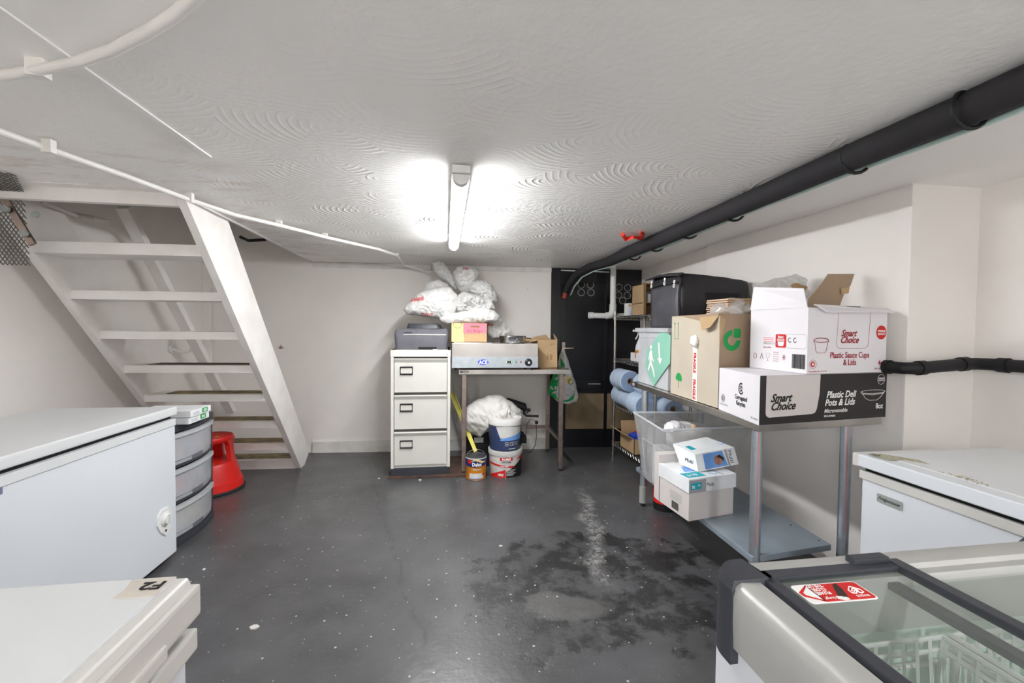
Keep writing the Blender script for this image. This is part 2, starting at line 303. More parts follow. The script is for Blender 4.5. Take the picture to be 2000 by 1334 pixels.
# ---------------------------------------------------------------- builders
class MB:
    def __init__(s): s.bm = bmesh.new()
    def box(s, a, b, bev=0, seg=2):
        x0, y0, z0 = a; x1, y1, z1 = b
        if x0 > x1: x0, x1 = x1, x0
        if y0 > y1: y0, y1 = y1, y0
        if z0 > z1: z0, z1 = z1, z0
        return s.prism([(x0, y0), (x1, y0), (x1, y1), (x0, y1)], z0, z1, bev, seg)
    def prism(s, pts, z0, z1, bev=0, seg=2, top=None):
        bm = s.bm; top = top or pts
        lo = [bm.verts.new((p[0], p[1], z0)) for p in pts]; hi = [bm.verts.new((p[0], p[1], z1)) for p in top]
        n = len(pts); fs = [bm.faces.new(lo[::-1]), bm.faces.new(hi)]
        for i in range(n): fs.append(bm.faces.new((lo[i], lo[(i+1) % n], hi[(i+1) % n], hi[i])))
        if bev:
            es = list({e for f in fs for e in f.edges})
            bmesh.ops.bevel(bm, geom=es, offset=bev, segments=seg, affect='EDGES', profile=.7)
        return s
    def hexa(s, p):      # 8 points: bottom 4 then top 4
        v = [s.bm.verts.new(q) for q in p]
        for f in ((3, 2, 1, 0), (4, 5, 6, 7), (0, 1, 5, 4), (1, 2, 6, 5), (2, 3, 7, 6), (3, 0, 4, 7)): s.bm.faces.new([v[i] for i in f])
        return s
    def poly(s, pts, th, n=None):   # 3-D polygon with thickness along n
        pts = [V(p) for p in pts]
        if n is None: n = (pts[1]-pts[0]).cross(pts[2]-pts[1]).normalized()
        n = V(n)*th
        a = [s.bm.verts.new(p) for p in pts]; b = [s.bm.verts.new(p+n) for p in pts]; k = len(pts)
        s.bm.faces.new(a[::-1]); s.bm.faces.new(b)
        for i in range(k): s.bm.faces.new((a[i], a[(i+1) % k], b[(i+1) % k], b[i]))
        return s
    def tube(s, path, r, seg=12, caps=True, closed=False):
        path = [V(p) for p in path]; n = len(path); rings = []
        rs = r if isinstance(r, (list, tuple)) else [r]*n
        up = None
        for i, p in enumerate(path):
            if closed: t = (path[(i+1) % n]-path[i-1]).normalized()
            else: t = (path[min(i+1, n-1)]-path[max(i-1, 0)]).normalized()
            if up is None:
                up = V((0, 0, 1)) if abs(t.z) < .9 else V((1, 0, 0))
            u = t.cross(up); u = u.normalized() if u.length > 1e-6 else V((1, 0, 0)); v = u.cross(t).normalized(); up = v
            rings.append([s.bm.verts.new(p+(u*math.cos(2*PI*k/seg)+v*math.sin(2*PI*k/seg))*rs[i]) for k in range(seg)])
        m = n if closed else n-1
        for i in range(m):
            a, b = rings[i], rings[(i+1) % n]
            for k in range(seg): s.bm.faces.new((a[k], a[(k+1) % seg], b[(k+1) % seg], b[k]))
        if caps and not closed: s.bm.faces.new(rings[0][::-1]); s.bm.faces.new(rings[-1])
        return s
    def cyl(s, a, b, r, seg=20): return s.tube([a, b], r, seg)
    def bar(s, a, b, w, h, up=(0, 0, 1)):   # rectangular bar
        a, b = V(a), V(b); t = (b-a).normalized(); u = t.cross(V(up)).normalized(); v = u.cross(t)
        q = [(-w/2, -h/2), (w/2, -h/2), (w/2, h/2), (-w/2, h/2)]
        return s.hexa([a+u*x+v*y for x, y in q]+[b+u*x+v*y for x, y in q])
    def lathe(s, prof, c=(0, 0, 0), seg=32, axis=None, ell=1.0):
        c = V(c); rings = []
        if axis is None: ax, ux, vx = V((0, 0, 1)), V((1, 0, 0)), V((0, 1, 0))
        else:
            ax = V(axis).normalized(); ux = ax.orthogonal().normalized(); vx = ax.cross(ux)
        for r, z in prof:
            if r < 1e-5: rings.append([s.bm.verts.new(c+ax*z)])
            else: rings.append([s.bm.verts.new(c+ax*z+(ux*math.cos(2*PI*k/seg)+vx*math.sin(2*PI*k/seg)*ell)*r) for k in range(seg)])
        for a, b in zip(rings, rings[1:]):
            for k in range(seg):
                k2 = (k+1) % seg
                if len(a) == 1 and len(b) == 1: break
                if len(a) == 1: s.bm.faces.new((a[0], b[k2], b[k]))
                elif len(b) == 1: s.bm.faces.new((a[k], a[k2], b[0]))
                else: s.bm.faces.new((a[k], a[k2], b[k2], b[k]))
        return s
    def rot(s, ang, axis, c):
        bmesh.ops.rotate(s.bm, verts=s.bm.verts, cent=V(c), matrix=Matrix.Rotation(ang, 3, V(axis))); return s
    def build(s, name, m, parent=None, smooth=False, inv=None, bevel=0):
        """parent given: vertices are in room coordinates and are moved into the parent's frame"""
        bmesh.ops.recalc_face_normals(s.bm, faces=s.bm.faces)
        if bevel:
            es = [e for e in s.bm.edges if len(e.link_faces) == 2 and e.calc_face_angle(0) > .6]
            bmesh.ops.bevel(s.bm, geom=es, offset=bevel, segments=2, affect='EDGES', profile=.7, clamp_overlap=True)
        me = bpy.data.meshes.new(name); 
        I = root_inv(parent)
        if I is not None: s.bm.transform(I)
        s.bm.to_mesh(me); s.bm.free()
        me.materials.append(MATS[m] if isinstance(m, str) else m)
        if smooth:
            for p in me.polygons: p.use_smooth = True
            if smooth != 'all':
                try: me.set_sharp_from_angle(angle=math.radians(40))
                except Exception: pass
        o = bpy.data.objects.new(name, me); C.objects.link(o)
        if parent is not None: o.parent = parent
        return o
FR = {}
def root_inv(p):
    while p is not None:
        if p.name in FR: return FR[p.name]
        p = p.parent
    return None
def thing(name, label, cat, loc=(0, 0, 0), rotz=0, group=None):
    o = bpy.data.objects.new(name, None); C.objects.link(o); o.empty_display_size = .05
    o.location = loc; o.rotation_euler = (0, 0, rotz); o['label'] = label; o['category'] = cat
    if group: o['group'] = group
    FR[o.name] = (Matrix.Translation(V(loc)) @ Matrix.Rotation(rotz, 4, 'Z')).inverted()
    return o
def tag(o, label, cat, group=None):
    o['label'] = label; o['category'] = cat
    if group: o['group'] = group
    # give single-mesh things an origin at their base
    me = o.data; vs = [v.co for v in me.vertices]
    c = V(((min(v.x for v in vs)+max(v.x for v in vs))/2, (min(v.y for v in vs)+max(v.y for v in vs))/2, min(v.z for v in vs)))
    me.transform(Matrix.Translation(-c)); o.location = c
    return o
def struct(o): o['kind'] = 'structure'; return o

class Fr:
    """a flat face: origin, unit u (right), unit v (up), n outward"""
    def __init__(s, o, u, v): s.o = V(o); s.u = V(u).normalized(); n = s.u.cross(V(v)).normalized(); s.n = n; s.v = n.cross(s.u); s.su = 1
    def p(s, a, b, l=0): return s.o+s.u*(a*s.su)+s.v*b+s.n*l
def text(name, st, fr, a, b, size, m, parent, align='LEFT', shear=0, sx=1, bold=0, lift=.0012, rot=0, th=.0004):
    cu = bpy.data.curves.new('t', 'FONT'); cu.body = st; cu.size = size; cu.align_x = align; cu.shear = shear
    cu.extrude = th/2; cu.offset = bold; cu.resolution_u = 3; cu.space_line = .95
    ob = bpy.data.objects.new('t', cu); me = bpy.data.meshes.new_from_object(ob)
    bpy.data.objects.remove(ob); bpy.data.curves.remove(cu)
    sx = sx*fr.su; u = fr.u*math.cos(rot)+fr.v*math.sin(rot); v = fr.v*math.cos(rot)-fr.u*math.sin(rot); o = fr.p(a, b, lift)
    T = Matrix(((u.x*sx, v.x, fr.n.x, o.x), (u.y*sx, v.y, fr.n.y, o.y), (u.z*sx, v.z, fr.n.z, o.z), (0, 0, 0, 1)))
    me.transform(T); I = root_inv(parent)
    if I is not None: me.transform(I)
    me.materials.clear(); me.materials.append(MATS[m]); me.name = name
    q = bpy.data.objects.new(name, me); C.objects.link(q); q.parent = parent; return q
def patch(name, fr, pts, m, parent, lift=.0006, th=.0005):
    b = MB(); b.poly([fr.p(x, y, lift) for x, y in pts], th, fr.n); return b.build(name, m, parent)
def rrect(x0, y0, x1, y1, r, n=5):
    out = []
    for cx, cy, a0 in ((x1-r, y0+r, -90), (x1-r, y1-r, 0), (x0+r, y1-r, 90), (x0+r, y0+r, 180)):
        for k in range(n+1):
            a = math.radians(a0+90*k/n); out.append((cx+r*math.cos(a), cy+r*math.sin(a)))
    return out
def circ(cx, cy, r, n=28, ry=None): return [(cx+r*math.cos(2*PI*k/n), cy+(ry or r)*math.sin(2*PI*k/n)) for k in range(n)]
def lines(name, fr, paths, w, m, parent, lift=.0012, closed=False):
    """printed outline drawing made of thin strokes"""
    b = MB()
    for P in paths:
        q = [fr.p(x, y, lift) for x, y in P]
        if closed or P[0] == P[-1]:
            if P[0] == P[-1]: q = q[:-1]
            b.tube(q, w/2, 4, closed=True)
        else: b.tube(q, w/2, 4)
    return b.build(name, m, parent)

def blob(name, c, rad, m, parent=None, seed=0, amp=.12, ridge=.10, sub=5, flat=.0, sq=2.0, freq=3.0):
    """crumpled bag: a rounded mass with sharp creases"""
    b = MB(); bmesh.ops.create_icosphere(b.bm, subdivisions=sub, radius=1)
    c = V(c); rad = V(rad)
    for v in b.bm.verts:
        d = v.co.normalized(); k = (abs(d.x)**sq+abs(d.y)**sq+abs(d.z)**sq)**(-1/sq)
        p = d*k; q = p*freq+V((seed*7.3, seed*3.1, seed*1.7))
        n1 = noise.noise(q*.6); n2 = 1-abs(noise.noise(q*1.3))*2; n3 = 1-abs(noise.noise(q*2.9+V((5, 1, 2))))*2
        s = 1+amp*n1*1.6+ridge*(n2-.5)+ridge*.45*(n3-.5)
        z = p.z*s
        if flat and z < -flat: z = -flat-(abs(z)-flat)*.08
        v.co = c+V((p.x*s*rad.x, p.y*s*rad.y, z*rad.z))
    return b.build(name, m, parent, smooth='all')
def bagshape(name, pts, y, T, m, parent=None, seed=0, fold=.021, sub=70, freq=14, rings=34, lean=0):
    """soft bag: outline in the x-z plane (room coordinates), swelling T in depth, with drapery folds"""
    P = [V((p[0], 0, p[2] if len(p) > 2 else p[1])) for p in pts]
    # resample outline
    L = [(P[i]-P[i-1]).length for i in range(len(P))]; per = sum(L); n = sub*2; out = []
    for k in range(n):
        t = per*k/n; i = 0
        while t > L[i] and i < len(P)-1: t -= L[i]; i += 1
        out.append(P[i-1].lerp(P[i], t/L[i] if L[i] else 0))
    for _ in range(2): out = [(out[i-1]+out[i]*2+out[(i+1) % n])/4 for i in range(n)]
    c = sum(out, V())/n; b = MB()
    def vert(k, s, side):
        p = c.lerp(out[k], s); th = T*(1-s**2.6)**.6
        q = V((p.x, side*.3, p.z)); sd = V((seed*3.7, seed*1.9, seed*5.1))
        w = V((q.x*.55+q.z*.45, q.y, q.z*.7-q.x*.5))
        n_ = noise.noise; f = (.5-abs(n_(w*freq*.8+sd))*2.4)*.9+(abs(n_(q*freq*1.5-sd))*2-.5)*.75+(.5-abs(n_(V((w.x*2.2, w.y, w.z*.6))*freq*1.9+sd))*2)*.4+n_(q*freq*.4+sd)*1.6
        env = (1-s**6)*.9+.1
        jig = V((noise.noise(p*30+sd), 0, noise.noise(p*30-sd)))*.008*s
        return b.bm.verts.new(V((p.x, y+lean*(p.z-c.z)+side*(th+f*fold*env), p.z))+jig)
    R = []
    for side in (-1, 1):
        rr = []
        for j in range(1, rings): rr.append([vert(k, j/rings, side) for k in range(n)])
        cc = vert(0, 0, side); R.append((cc, rr))
    edge = [vert(k, 1, 0) for k in range(n)]
    for cc, rr in R:
        for k in range(n): b.bm.faces.new((cc, rr[0][k], rr[0][(k+1) % n]))
        for a, d in zip(rr, rr[1:]+[edge]):
            for k in range(n): b.bm.faces.new((a[k], a[(k+1) % n], d[(k+1) % n], d[k]))
    return b.build(name, m, parent, smooth='all')
def text_on(name, st, target, x, z, size, m, parent, y0, rot=0, sx=1, shear=.15, bold=.0006):
    """lettering laid on a soft surface facing -y"""
    me = target.data; T = bvh_co(target)
    bv = BVHTree.FromPolygons(T, [p.vertices[:] for p in me.polygons])
    cu = bpy.data.curves.new('t', 'FONT'); cu.body = st; cu.size = size; cu.shear = shear; cu.offset = bold; cu.resolution_u = 2
    ob = bpy.data.objects.new('t', cu); tm = bpy.data.meshes.new_from_object(ob); bpy.data.objects.remove(ob)
    bm = bmesh.new(); bm.from_mesh(tm)
    bmesh.ops.triangulate(bm, faces=bm.faces)
    bmesh.ops.subdivide_edges(bm, edges=[e for e in bm.edges if e.calc_length() > size*.12], cuts=3, use_grid_fill=False)
    bmesh.ops.triangulate(bm, faces=bm.faces)
    kill = []
    for v in bm.verts:
        a, c_ = v.co.x*sx, v.co.y; X = x+a*math.cos(rot)-c_*math.sin(rot); Z = z+a*math.sin(rot)+c_*math.cos(rot)
        h = bv.ray_cast(V((X, y0, Z)), V((0, 1, 0)))
        if h[0] is None: kill.append(v); v.co = V((X, y0, Z))
        else: v.co = V((X, h[0].y-.006, Z))
    bmesh.ops.delete(bm, geom=kill, context='VERTS')
    o2 = MB(); o2.bm.free(); o2.bm = bm
    return o2.build(name, m, parent)
def bvh_co(o):
    I = root_inv(o.parent) if o.parent else None
    Mw = I.inverted() if I is not None else Matrix.Translation(o.location)
    return [Mw @ v.co for v in o.data.vertices]

# ================================================================ ROOM
def zc(y): return 1.84+(4.3-y)*.011
def wallseg(name, a, b, z0, z1, th, m='wall_paint', left=True):
    """wall slab from a to b, thickness away from the room (to the left of a->b if left)"""
    a, b = V((*a, 0)), V((*b, 0)); t = (b-a).normalized(); n = V((-t.y, t.x, 0))*(th if left else -th)
    mb = MB(); mb.prism([a[:2], b[:2], (b+n)[:2], (a+n)[:2]], z0, z1); return struct(mb.build(name, m))
fl = MB(); fl.box((-2.4, -2.7, -.12), (2.6, 4.6, 0)); struct(fl.build('floor', 'black_floor_paint'))
ce = MB()
for xa, xb, ya, yb in ((-2.4, 2.6, -2.7, 2.33), (-1.285, 2.6, 2.33, 4.6)):
    ce.hexa([(xa, ya, zc(ya)), (xb, ya, zc(ya)), (xb, yb, zc(yb)), (xa, yb, zc(yb)), (xa, ya, 2.1), (xb, ya, 2.1), (xb, yb, 2.1), (xa, yb, 2.1)])
struct(ce.build('ceiling', 'swirled_artex'))
wallseg('wall_left', (-2.25, 4.384), (-2.25, -2.6), 0, 2.7, .15, left=False)
wallseg('wall_back', (-2.4, 4.392), (1.03, 4.203), 0, 2.7, .15)
wallseg('wall_front', (-2.4, -2.6), (2.6, -2.6), 0, 2.1, .1, left=False)
# right wall: chimney breast, the shallow step beside the door and the recess for the freezer
rw = MB(); rw.prism([(2.0, 1.59), (1.915, 2.95), (2.5, 2.95), (2.5, 1.59)], 0, 2.0); struct(rw.build('wall_right', 'wall_paint', bevel=.004))
rw = MB(); rw.prism([(1.945, 2.95), (1.985, 4.4), (2.5, 4.4), (2.5, 2.95)], 0, 2.0); struct(rw.build('wall_right', 'wall_paint'))
rw = MB(); rw.prism([(2.36, -2.6), (2.36, 1.59), (2.5, 1.59), (2.5, -2.6)], 0, 2.1); struct(rw.build('wall_right', 'wall_paint'))
# walls of the opening above the stairs
sw = MB(); sw.box((-2.25, 2.24, 1.86), (-1.28, 2.33, 2.7)); sw.box((-1.285, 2.24, 1.9), (-1.2, 4.4, 2.7)); sw.box((-2.4, 2.2, 2.7), (-1.15, 4.5, 2.8))
struct(sw.build('wall_stairwell', 'wall_paint'))
tr = MB(); tr.box((-2.25, 2.30, 1.80), (-1.27, 2.335, 1.862)); tr.bar((-1.285, 2.33, 1.852), (-1.275, 4.33, 1.838), .008, .012); struct(tr.build('trim_1', 'stair_paint'))
tr = MB(); a, b = V((-1.28, 4.327, 1.815)), V((1.03, 4.195, 1.815)); tr.bar(a, b, .016, .045); struct(tr.build('trim_2', 'white_paint', bevel=.004))
bb = MB(); bb.bar((-1.29, 4.322, .055), (-.47, 4.276, .055), .02, .11); bb.bar((-.46, 4.276, .055), (1.02, 4.193, .055), .02, .11); struct(bb.build('baseboard_back', 'white_paint', bevel=.004))
tr = MB(); tr.bar((-1.022, -2.5, zc(-2.5)-.002), (-.905, 1.80, zc(1.8)-.002), .018, .006); struct(tr.build('trim_3', 'print_white'))

# loose torn paper on the back wall
for px, py, s in ((542, 678, .022), (1028, 566, .012)):
    p = at(px, py, y=4.27); p.y = 4.26-.0557*p.x+ .0
    fr = Fr(p+V((0, -.004, 0)), (1, -.0557, 0), (0, 0, 1))
    o = patch('plaster_chip', fr, [(-s, -s*.3), (0, -s), (s*1.4, -s*.5), (s*2, -s*.7), (s*.6, 0), (0, s*.9), (-s*.3, 0)], 'cardboard_brown' if s > .02 else 'white_paint', None, 0, .002)
    tag(o, 'torn brown scrap of lining on the back wall beside the stairs' if s > .02 else 'raised patch of filler on the back wall above the small carton', 'wall patch')
# door in the dark corner -----------------------------------------------
dn = V((.083, 1, 0)).normalized()
def dfr(x): return 4.24-(x-1.035)*.083
DF = Fr((1.035, 4.235, 0), (1, -.083, 0), (0, 0, 1))
d = MB(); d.poly([DF.p(0, 0, -.05), DF.p(.95, 0, -.05), DF.p(.95, 1.84, -.05), DF.p(0, 1.84, -.05)], .03, DF.n)
door = struct(d.build('door_1', 'black_gloss'))
b = MB()
for u0, u1, v0, v1, l in ((0, .10, 0, 1.84, .03), (.10, .17, 0, 1.84, .012), (.57, .60, 0, 1.84, .02), (.10, .95, 1.70, 1.84, .015), (.10, .95, .60, .70, .015), (.10, .95, 0, .17, .02), (.10, .95, .565, .60, .03)):
    b.poly([DF.p(u0, v0, -.02), DF.p(u1, v0, -.02), DF.p(u1, v1, -.02), DF.p(u0, v1, -.02)], l, DF.n)
b.build('door_frame', 'black_gloss', door, bevel=.002)
patch('kick_panel', DF, [(.12, .19), (.93, .19), (.93, .565), (.12, .565)], 'plywood', door, -.018, .008)
patch('top_strip', DF, [(.08, 1.815), (.6, 1.805), (.6, 1.815), (.08, 1.826)], 'white_paint', door, .0, .004)
patch('letter_strip', DF, [(.40, .655), (.53, .655), (.53, .662), (.40, .662)], 'tape_label', door, -.003, .002)
def on_door(px, py):
    d_ = FW+RT*((px-1000)/FPX)-UP*((py-667)/FPX); o = V((0, 0, CH)); t = (DF.o-o).dot(DF.n)/d_.dot(DF.n); p = o+d_*t-DF.o
    return p.dot(DF.u), p.dot(DF.v)
for px, py in ((1136, 556), (1154, 556), (1136, 571), (1155, 571), (1210, 561), (1227, 562), (1209, 576), (1226, 577), (1217, 587)):
    u, v = on_door(px, py); b = MB()
    b.tube([DF.p(u+.034*math.cos(k*PI/12), v+.034*math.sin(k*PI/12), -.016) for k in range(24)], .0035, 6, closed=True)
    o = b.build('vent_ring', 'tarnish', door, smooth=True)
    patch('vent_gauze', DF, circ(u, v, .031), 'foam_black', door, -.019, .002)
u, v = on_door(1099, 680)
b = MB(); b.poly([DF.p(u-.012, v-.06, .012), DF.p(u+.022, v-.06, .012), DF.p(u+.022, v+.06, .012), DF.p(u-.012, v+.06, .012)], .008, DF.n)
b.tube([DF.p(u+.005, v, .02), DF.p(u+.005, v, .06), DF.p(u+.02, v, .065), DF.p(u+.10, v+.004, .065)], .009, 10)
b.build('door_handle', 'steel_legs', door, smooth=True)

# ================================================================ CEILING FITTINGS
def batten(name, label, x0, y0, x1, y1, power, grp=None, drop=0):
    z = zc((y0+y1)/2)-drop; a, b_ = V((x0, y0, z)), V((x1, y1, z)); t = (b_-a).normalized(); u = V((t.y, -t.x, 0))
    r = thing(name, label, 'light', (x0, y0, z-.06))
    mb = MB(); mb.bar(a+V((0, 0, -.018)), b_+V((0, 0, -.018)), .072, .036); mb.build('housing', 'white_plastic', r)
    mb = MB()
    def sec(p): return [p+u*(.034*math.cos(k*PI/10))+V((0, 0, -.040-.034*math.sin(k*PI/10))) for k in range(11)]
    e = 0.035
    A, B = sec(a+t*e), sec(b_-t*e); va = [mb.bm.verts.new(q) for q in A]; vb = [mb.bm.verts.new(q) for q in B]
    for k in range(10): mb.bm.faces.new((va[k], va[k+1], vb[k+1], vb[k]))
    mb.bm.faces.new(va); mb.bm.faces.new(vb); mb.bm.faces.new((va[0], va[-1], vb[-1], vb[0]))
    mb.build('diffuser', mat('tube_light_'+str(power), '#ffffff', .4, var=0, emit=power), r, smooth=True)
    for p, s in ((a, 1), (b_, -1)):
        mb = MB(); S = [p+u*(.037*math.cos(k*PI/10))+V((0, 0, -.030-.046*math.sin(k*PI/10))) for k in range(11)]
        mb.poly(S, e, t*s); mb.build('end_cap', 'white_plastic', r)
    if drop:
        for q in (.2, .8): p = a.lerp(b_, q); MB().cyl(p, p+V((0, 0, drop)), .004, 8).build('hanging_rod', 'steel', r, smooth=True)
    return r
batten('batten_light', 'glowing white tube light on the ceiling in front of the back wall', .049, 1.70, .039, 3.17, TUBE_MAIN)
batten('batten_light', 'added fill tube light hung unseen behind the viewer on the left', -.9, -2.1, -.9, -.6, TUBE_FILL, None, .33)  # both rear tubes are added fill, brightening ceiling and foreground
batten('batten_light', 'added fill tube light hung unseen behind the viewer on the right', .9, -2.1, .9, -.6, TUBE_FILL, None, .33)

# black lagged pipe with clips and pale cable
P_ = [(1.40, -2.5), (1.40, .4), (1.405, .98), (1.39, 1.31), (1.385, 1.95), (1.375, 2.6), (1.36, 3.1)]
r = thing('lagged_pipe', 'thick black foam-lagged pipe running under the ceiling to the dark door', 'pipe', (1.4, 1.3, 1.80))
path = [V((x, y, zc(y)-.042)) for x, y in P_]
path += [V((1.33, 3.45, 1.795)), V((1.27, 3.75, 1.79)), V((1.22, 3.95, 1.755)), V((1.19, 4.10, 1.68)), V((1.175, 4.18, 1.60))]
MB().tube(path, [.046]*7+[.036, .034, .032, .03, .028], 16).build('lagging', 'foam_black', r, smooth=True)
MB().tube([p+V((.050, 0, -.018)) if i < 7 else p+V((.045, 0, -.02)) for i, p in enumerate(path)], .013, 8).build('cable', 'black_rubber', r, smooth=True)
MB().tube([p+V((.066, 0, -.028+.006*math.sin(i*2.1))) if i < 7 else p+V((.052, 0, -.03)) for i, p in enumerate(path)], .009, 8).build('cable', mat('cable_pale', '#c3dcd4', .35), r, smooth=True)['label'] = 'pale translucent cable'
for y in (.98, 1.31, 1.95, 2.35, 2.75, 3.1):
    c = V((1.395, y, zc(y)-.045)); MB().tube([c+V((.060*math.cos(k*PI/8)+.012, 0, .052*math.sin(k*PI/8))) for k in range(16)], .006, 6, closed=True).build('cable_tie', 'black_matt', r, smooth=True)
MB().cyl(path[-1], path[-1]+V((-.005, .03, -.06)), .022).build('pipe_end', 'copper', r, smooth=True)

# white conduits
r = thing('conduit_pipe', 'thin white conduit clipped along the ceiling beside the stairs', 'pipe', (-1.2, 2.25, 1.8))
cp = [at(-160, 195, z=1.835), at(0, 257, z=1.835), at(95, 291, z=1.835), at(240, 342, z=1.83), at(370, 390, z=1.83), at(460, 420, z=1.825), at(550, 441, z=1.825), at(635, 463, z=1.82), at(740, 487, z=1.82), at(775, 499, z=1.82), at(790, 518, y=4.1), at(838, 532, y=4.22)]
MB().tube(cp, .0115, 10).build('pipe_run', 'conduit_white', r, smooth=True)
for px, py in ((95, 291), (370, 390), (545, 440), (635, 463), (775, 499)):
    p = at(px, py, z=1.83); MB().box(p-V((.016, .012, .014)), p+V((.016, .012, .032)), .003).build('clip', 'conduit_white', r)
r = thing('conduit_pipe', 'thick white conduit bending across the ceiling in the near left corner', 'pipe', (-.73, 1.05, 1.8))
cp = [at(-200, 170, z=1.845), at(-80, 160, z=1.845), at(0, 149, z=1.845), at(75, 137, z=1.845), at(150, 122, z=1.845), at(220, 98, z=1.845), at(290, 62, z=1.845), at(340, 30, z=1.845), at(385, -10, z=1.845), at(470, -90, z=1.845)]
MB().tube(cp, .0125, 10).build('pipe_run', 'conduit_white', r, smooth=True)
p = at(75, 137, z=1.85); MB().box(p-V((.02, .014, .018)), p+V((.02, .014, .034)), .004).build('clip', 'conduit_white', r)
# stop valve by the bags
r = thing('stop_valve', 'small white valve and threaded stud under the ceiling beside the carrier bags', 'valve', (-.15, 4.21, 1.7))
MB().cyl(at(843, 512, y=4.2), at(843, 527, y=4.2), .007).build('stud', 'steel', r, smooth=True)
MB().cyl(at(833, 532, y=4.2), at(848, 531, y=4.2), .013).build('valve_body', 'conduit_white', r, smooth=True)
b = MB(); p = at(843, 508, y=4.2); b.box(p-V((.035, .02, .01)), p+V((.035, .02, .014)), .003); b.build('bracket', 'tape_label', r)
# red tape remnant on ceiling
b = MB(); P4 = [at(1216, 458, z=1.845), at(1222, 467, z=1.835), at(1236, 463, z=1.83), at(1252, 466, z=1.845), at(1256, 457, z=1.85), at(1250, 453, z=1.85)]
b.tube([P4[0], P4[1], P4[2], P4[3]], [.012, .016, .010, .014], 8); b.tube([P4[3], P4[4], P4[5]], [.014, .012, .006], 8)
tag(b.build('red_putty', 'red_tape', smooth=True), 'small curl of bright red tape stuck to the ceiling beside the black pipe', 'tape')
# waste pipe: white drop, elbow and horizontal run against the door
r = thing('waste_pipe', 'white plastic waste pipe dropping from the ceiling with an elbow by the black door', 'pipe', (1.6, 3.98, 1.35))
y = 3.98; A = at(1198, 515, y=y); A.z = zc(y); B = at(1197, 600, y=y); D = at(1152, 616, y=y+.0); E_ = at(1225, 616, y=4.1)
MB().cyl(A, B+V((0, 0, -.01)), .028, 24).build('pipe_run', 'white_plastic', r, smooth=True)
MB().tube([B+V((0, 0, .03)), B+V((0, 0, -.02)), B+V((-.006, 0, -.055)), B+V((-.03, 0, -.08)), B+V((-.07, 0, -.085))], .034, 20).build('elbow', 'white_plastic', r, smooth=True)
MB().tube([D+V((.02, 0, 0)), B+V((-.05, .0, -.085))], .027, 20).build('pipe_run', 'white_plastic', r, smooth=True)
MB().tube([D+V((-.01, 0, 0)), D+V((.03, 0, .001))], .031, 20).build('end_collar', 'white_plastic', r, smooth=True)
MB().tube([B+V((-.02, .03, -.085)), B+V((.18, .06, -.075))], .024, 20).build('pipe_run', 'white_plastic', r, smooth=True)
# black soil pipe round the chimney breast
r = thing('soil_pipe', 'black plastic pipe bending round the corner of the right wall', 'pipe', (2.0, 1.53, 1.02))
MB().tube([V((1.955, 1.80, 1.065)), V((1.955, 1.62, 1.065)), V((1.955, 1.565, 1.065)), V((1.985, 1.545, 1.066)), V((2.05, 1.545, 1.07)), V((2.26, 1.545, 1.085)), V((2.30, 1.535, 1.086)), V((2.318, 1.50, 1.086)), V((2.318, 1.4, 1.086)), V((2.318, .2, 1.10))], .026, 18).build('pipe_run', 'black_matt', r, smooth=True)
for a, b_ in ((V((1.955, 1.645, 1.065)), V((1.955, 1.62, 1.065))), (V((2.0, 1.545, 1.067)), V((2.035, 1.545, 1.069))), (V((2.22, 1.545, 1.083)), V((2.255, 1.545, 1.085))), (V((2.318, 1.475, 1.086)), V((2.318, 1.44, 1.086)))):
    MB().cyl(a, b_, .031).build('collar', 'black_matt', r, smooth=True)

# ================================================================ STAIRS
r = thing('staircase', 'open white painted timber staircase rising to the ceiling opening on the left', 'stairs', (-1.24, 3.87, 0))
def ss(x, flip=1):
    pts = [(3.86, 0), (3.95, 0), (4.06, .07), (4.06, .10), (3.95, .25), (2.66, 1.83), (2.26, 1.83)]
    dy = 0 if x > -1.5 else .04
    b = MB(); b.poly([(x, y+dy, z) for y, z in pts], .042, (-1 if x > -1.5 else 1, 0, 0)); return b
ss(-1.245).build('stringer', 'stair_paint', r, bevel=.003)
ss(-2.13).build('stringer', 'stair_paint', r, bevel=.003)
for i, (y, z) in enumerate(((2.47, 1.607), (2.68, 1.385), (2.879, 1.156), (3.067, .929), (3.25, .706), (3.462, .466), (3.66, .24), (3.85, .05))):
    z0 = z-.022; b = MB(); h = .05 if i else .06
    b.hexa([(-2.088, y+.045, z0), (-1.287, y, z0), (-1.287, y+.20, z0), (-2.088, y+.245, z0), (-2.088, y+.045, z0+h), (-1.287, y, z0+h), (-1.287, y+.20, z0+h), (-2.088, y+.245, z0+h)])
    t = b.build('tread', 'stair_paint', r, bevel=.003)
    if i > 2:
        b = MB(); b.hexa([(-1.98, y+.09, z0+h), (-1.30, y+.05, z0+h), (-1.30, y+.19, z0+h), (-1.98, y+.23, z0+h), (-1.98, y+.09, z0+h+.003), (-1.30, y+.05, z0+h+.003), (-1.30, y+.19, z0+h+.003), (-1.98, y+.23, z0+h+.003)])
        b.build('anti_slip_strip', 'hazard_yellow' if i != 3 else 'strip_dark', t)
b = MB(); b.hexa([(-2.088, 3.90, 0), (-1.287, 3.86, 0), (-1.287, 3.88, 0), (-2.088, 3.92, 0), (-2.088, 3.90, .045), (-1.287, 3.86, .045), (-1.287, 3.88, .045), (-2.088, 3.92, .045)])
b.build('riser', 'stair_paint', r)
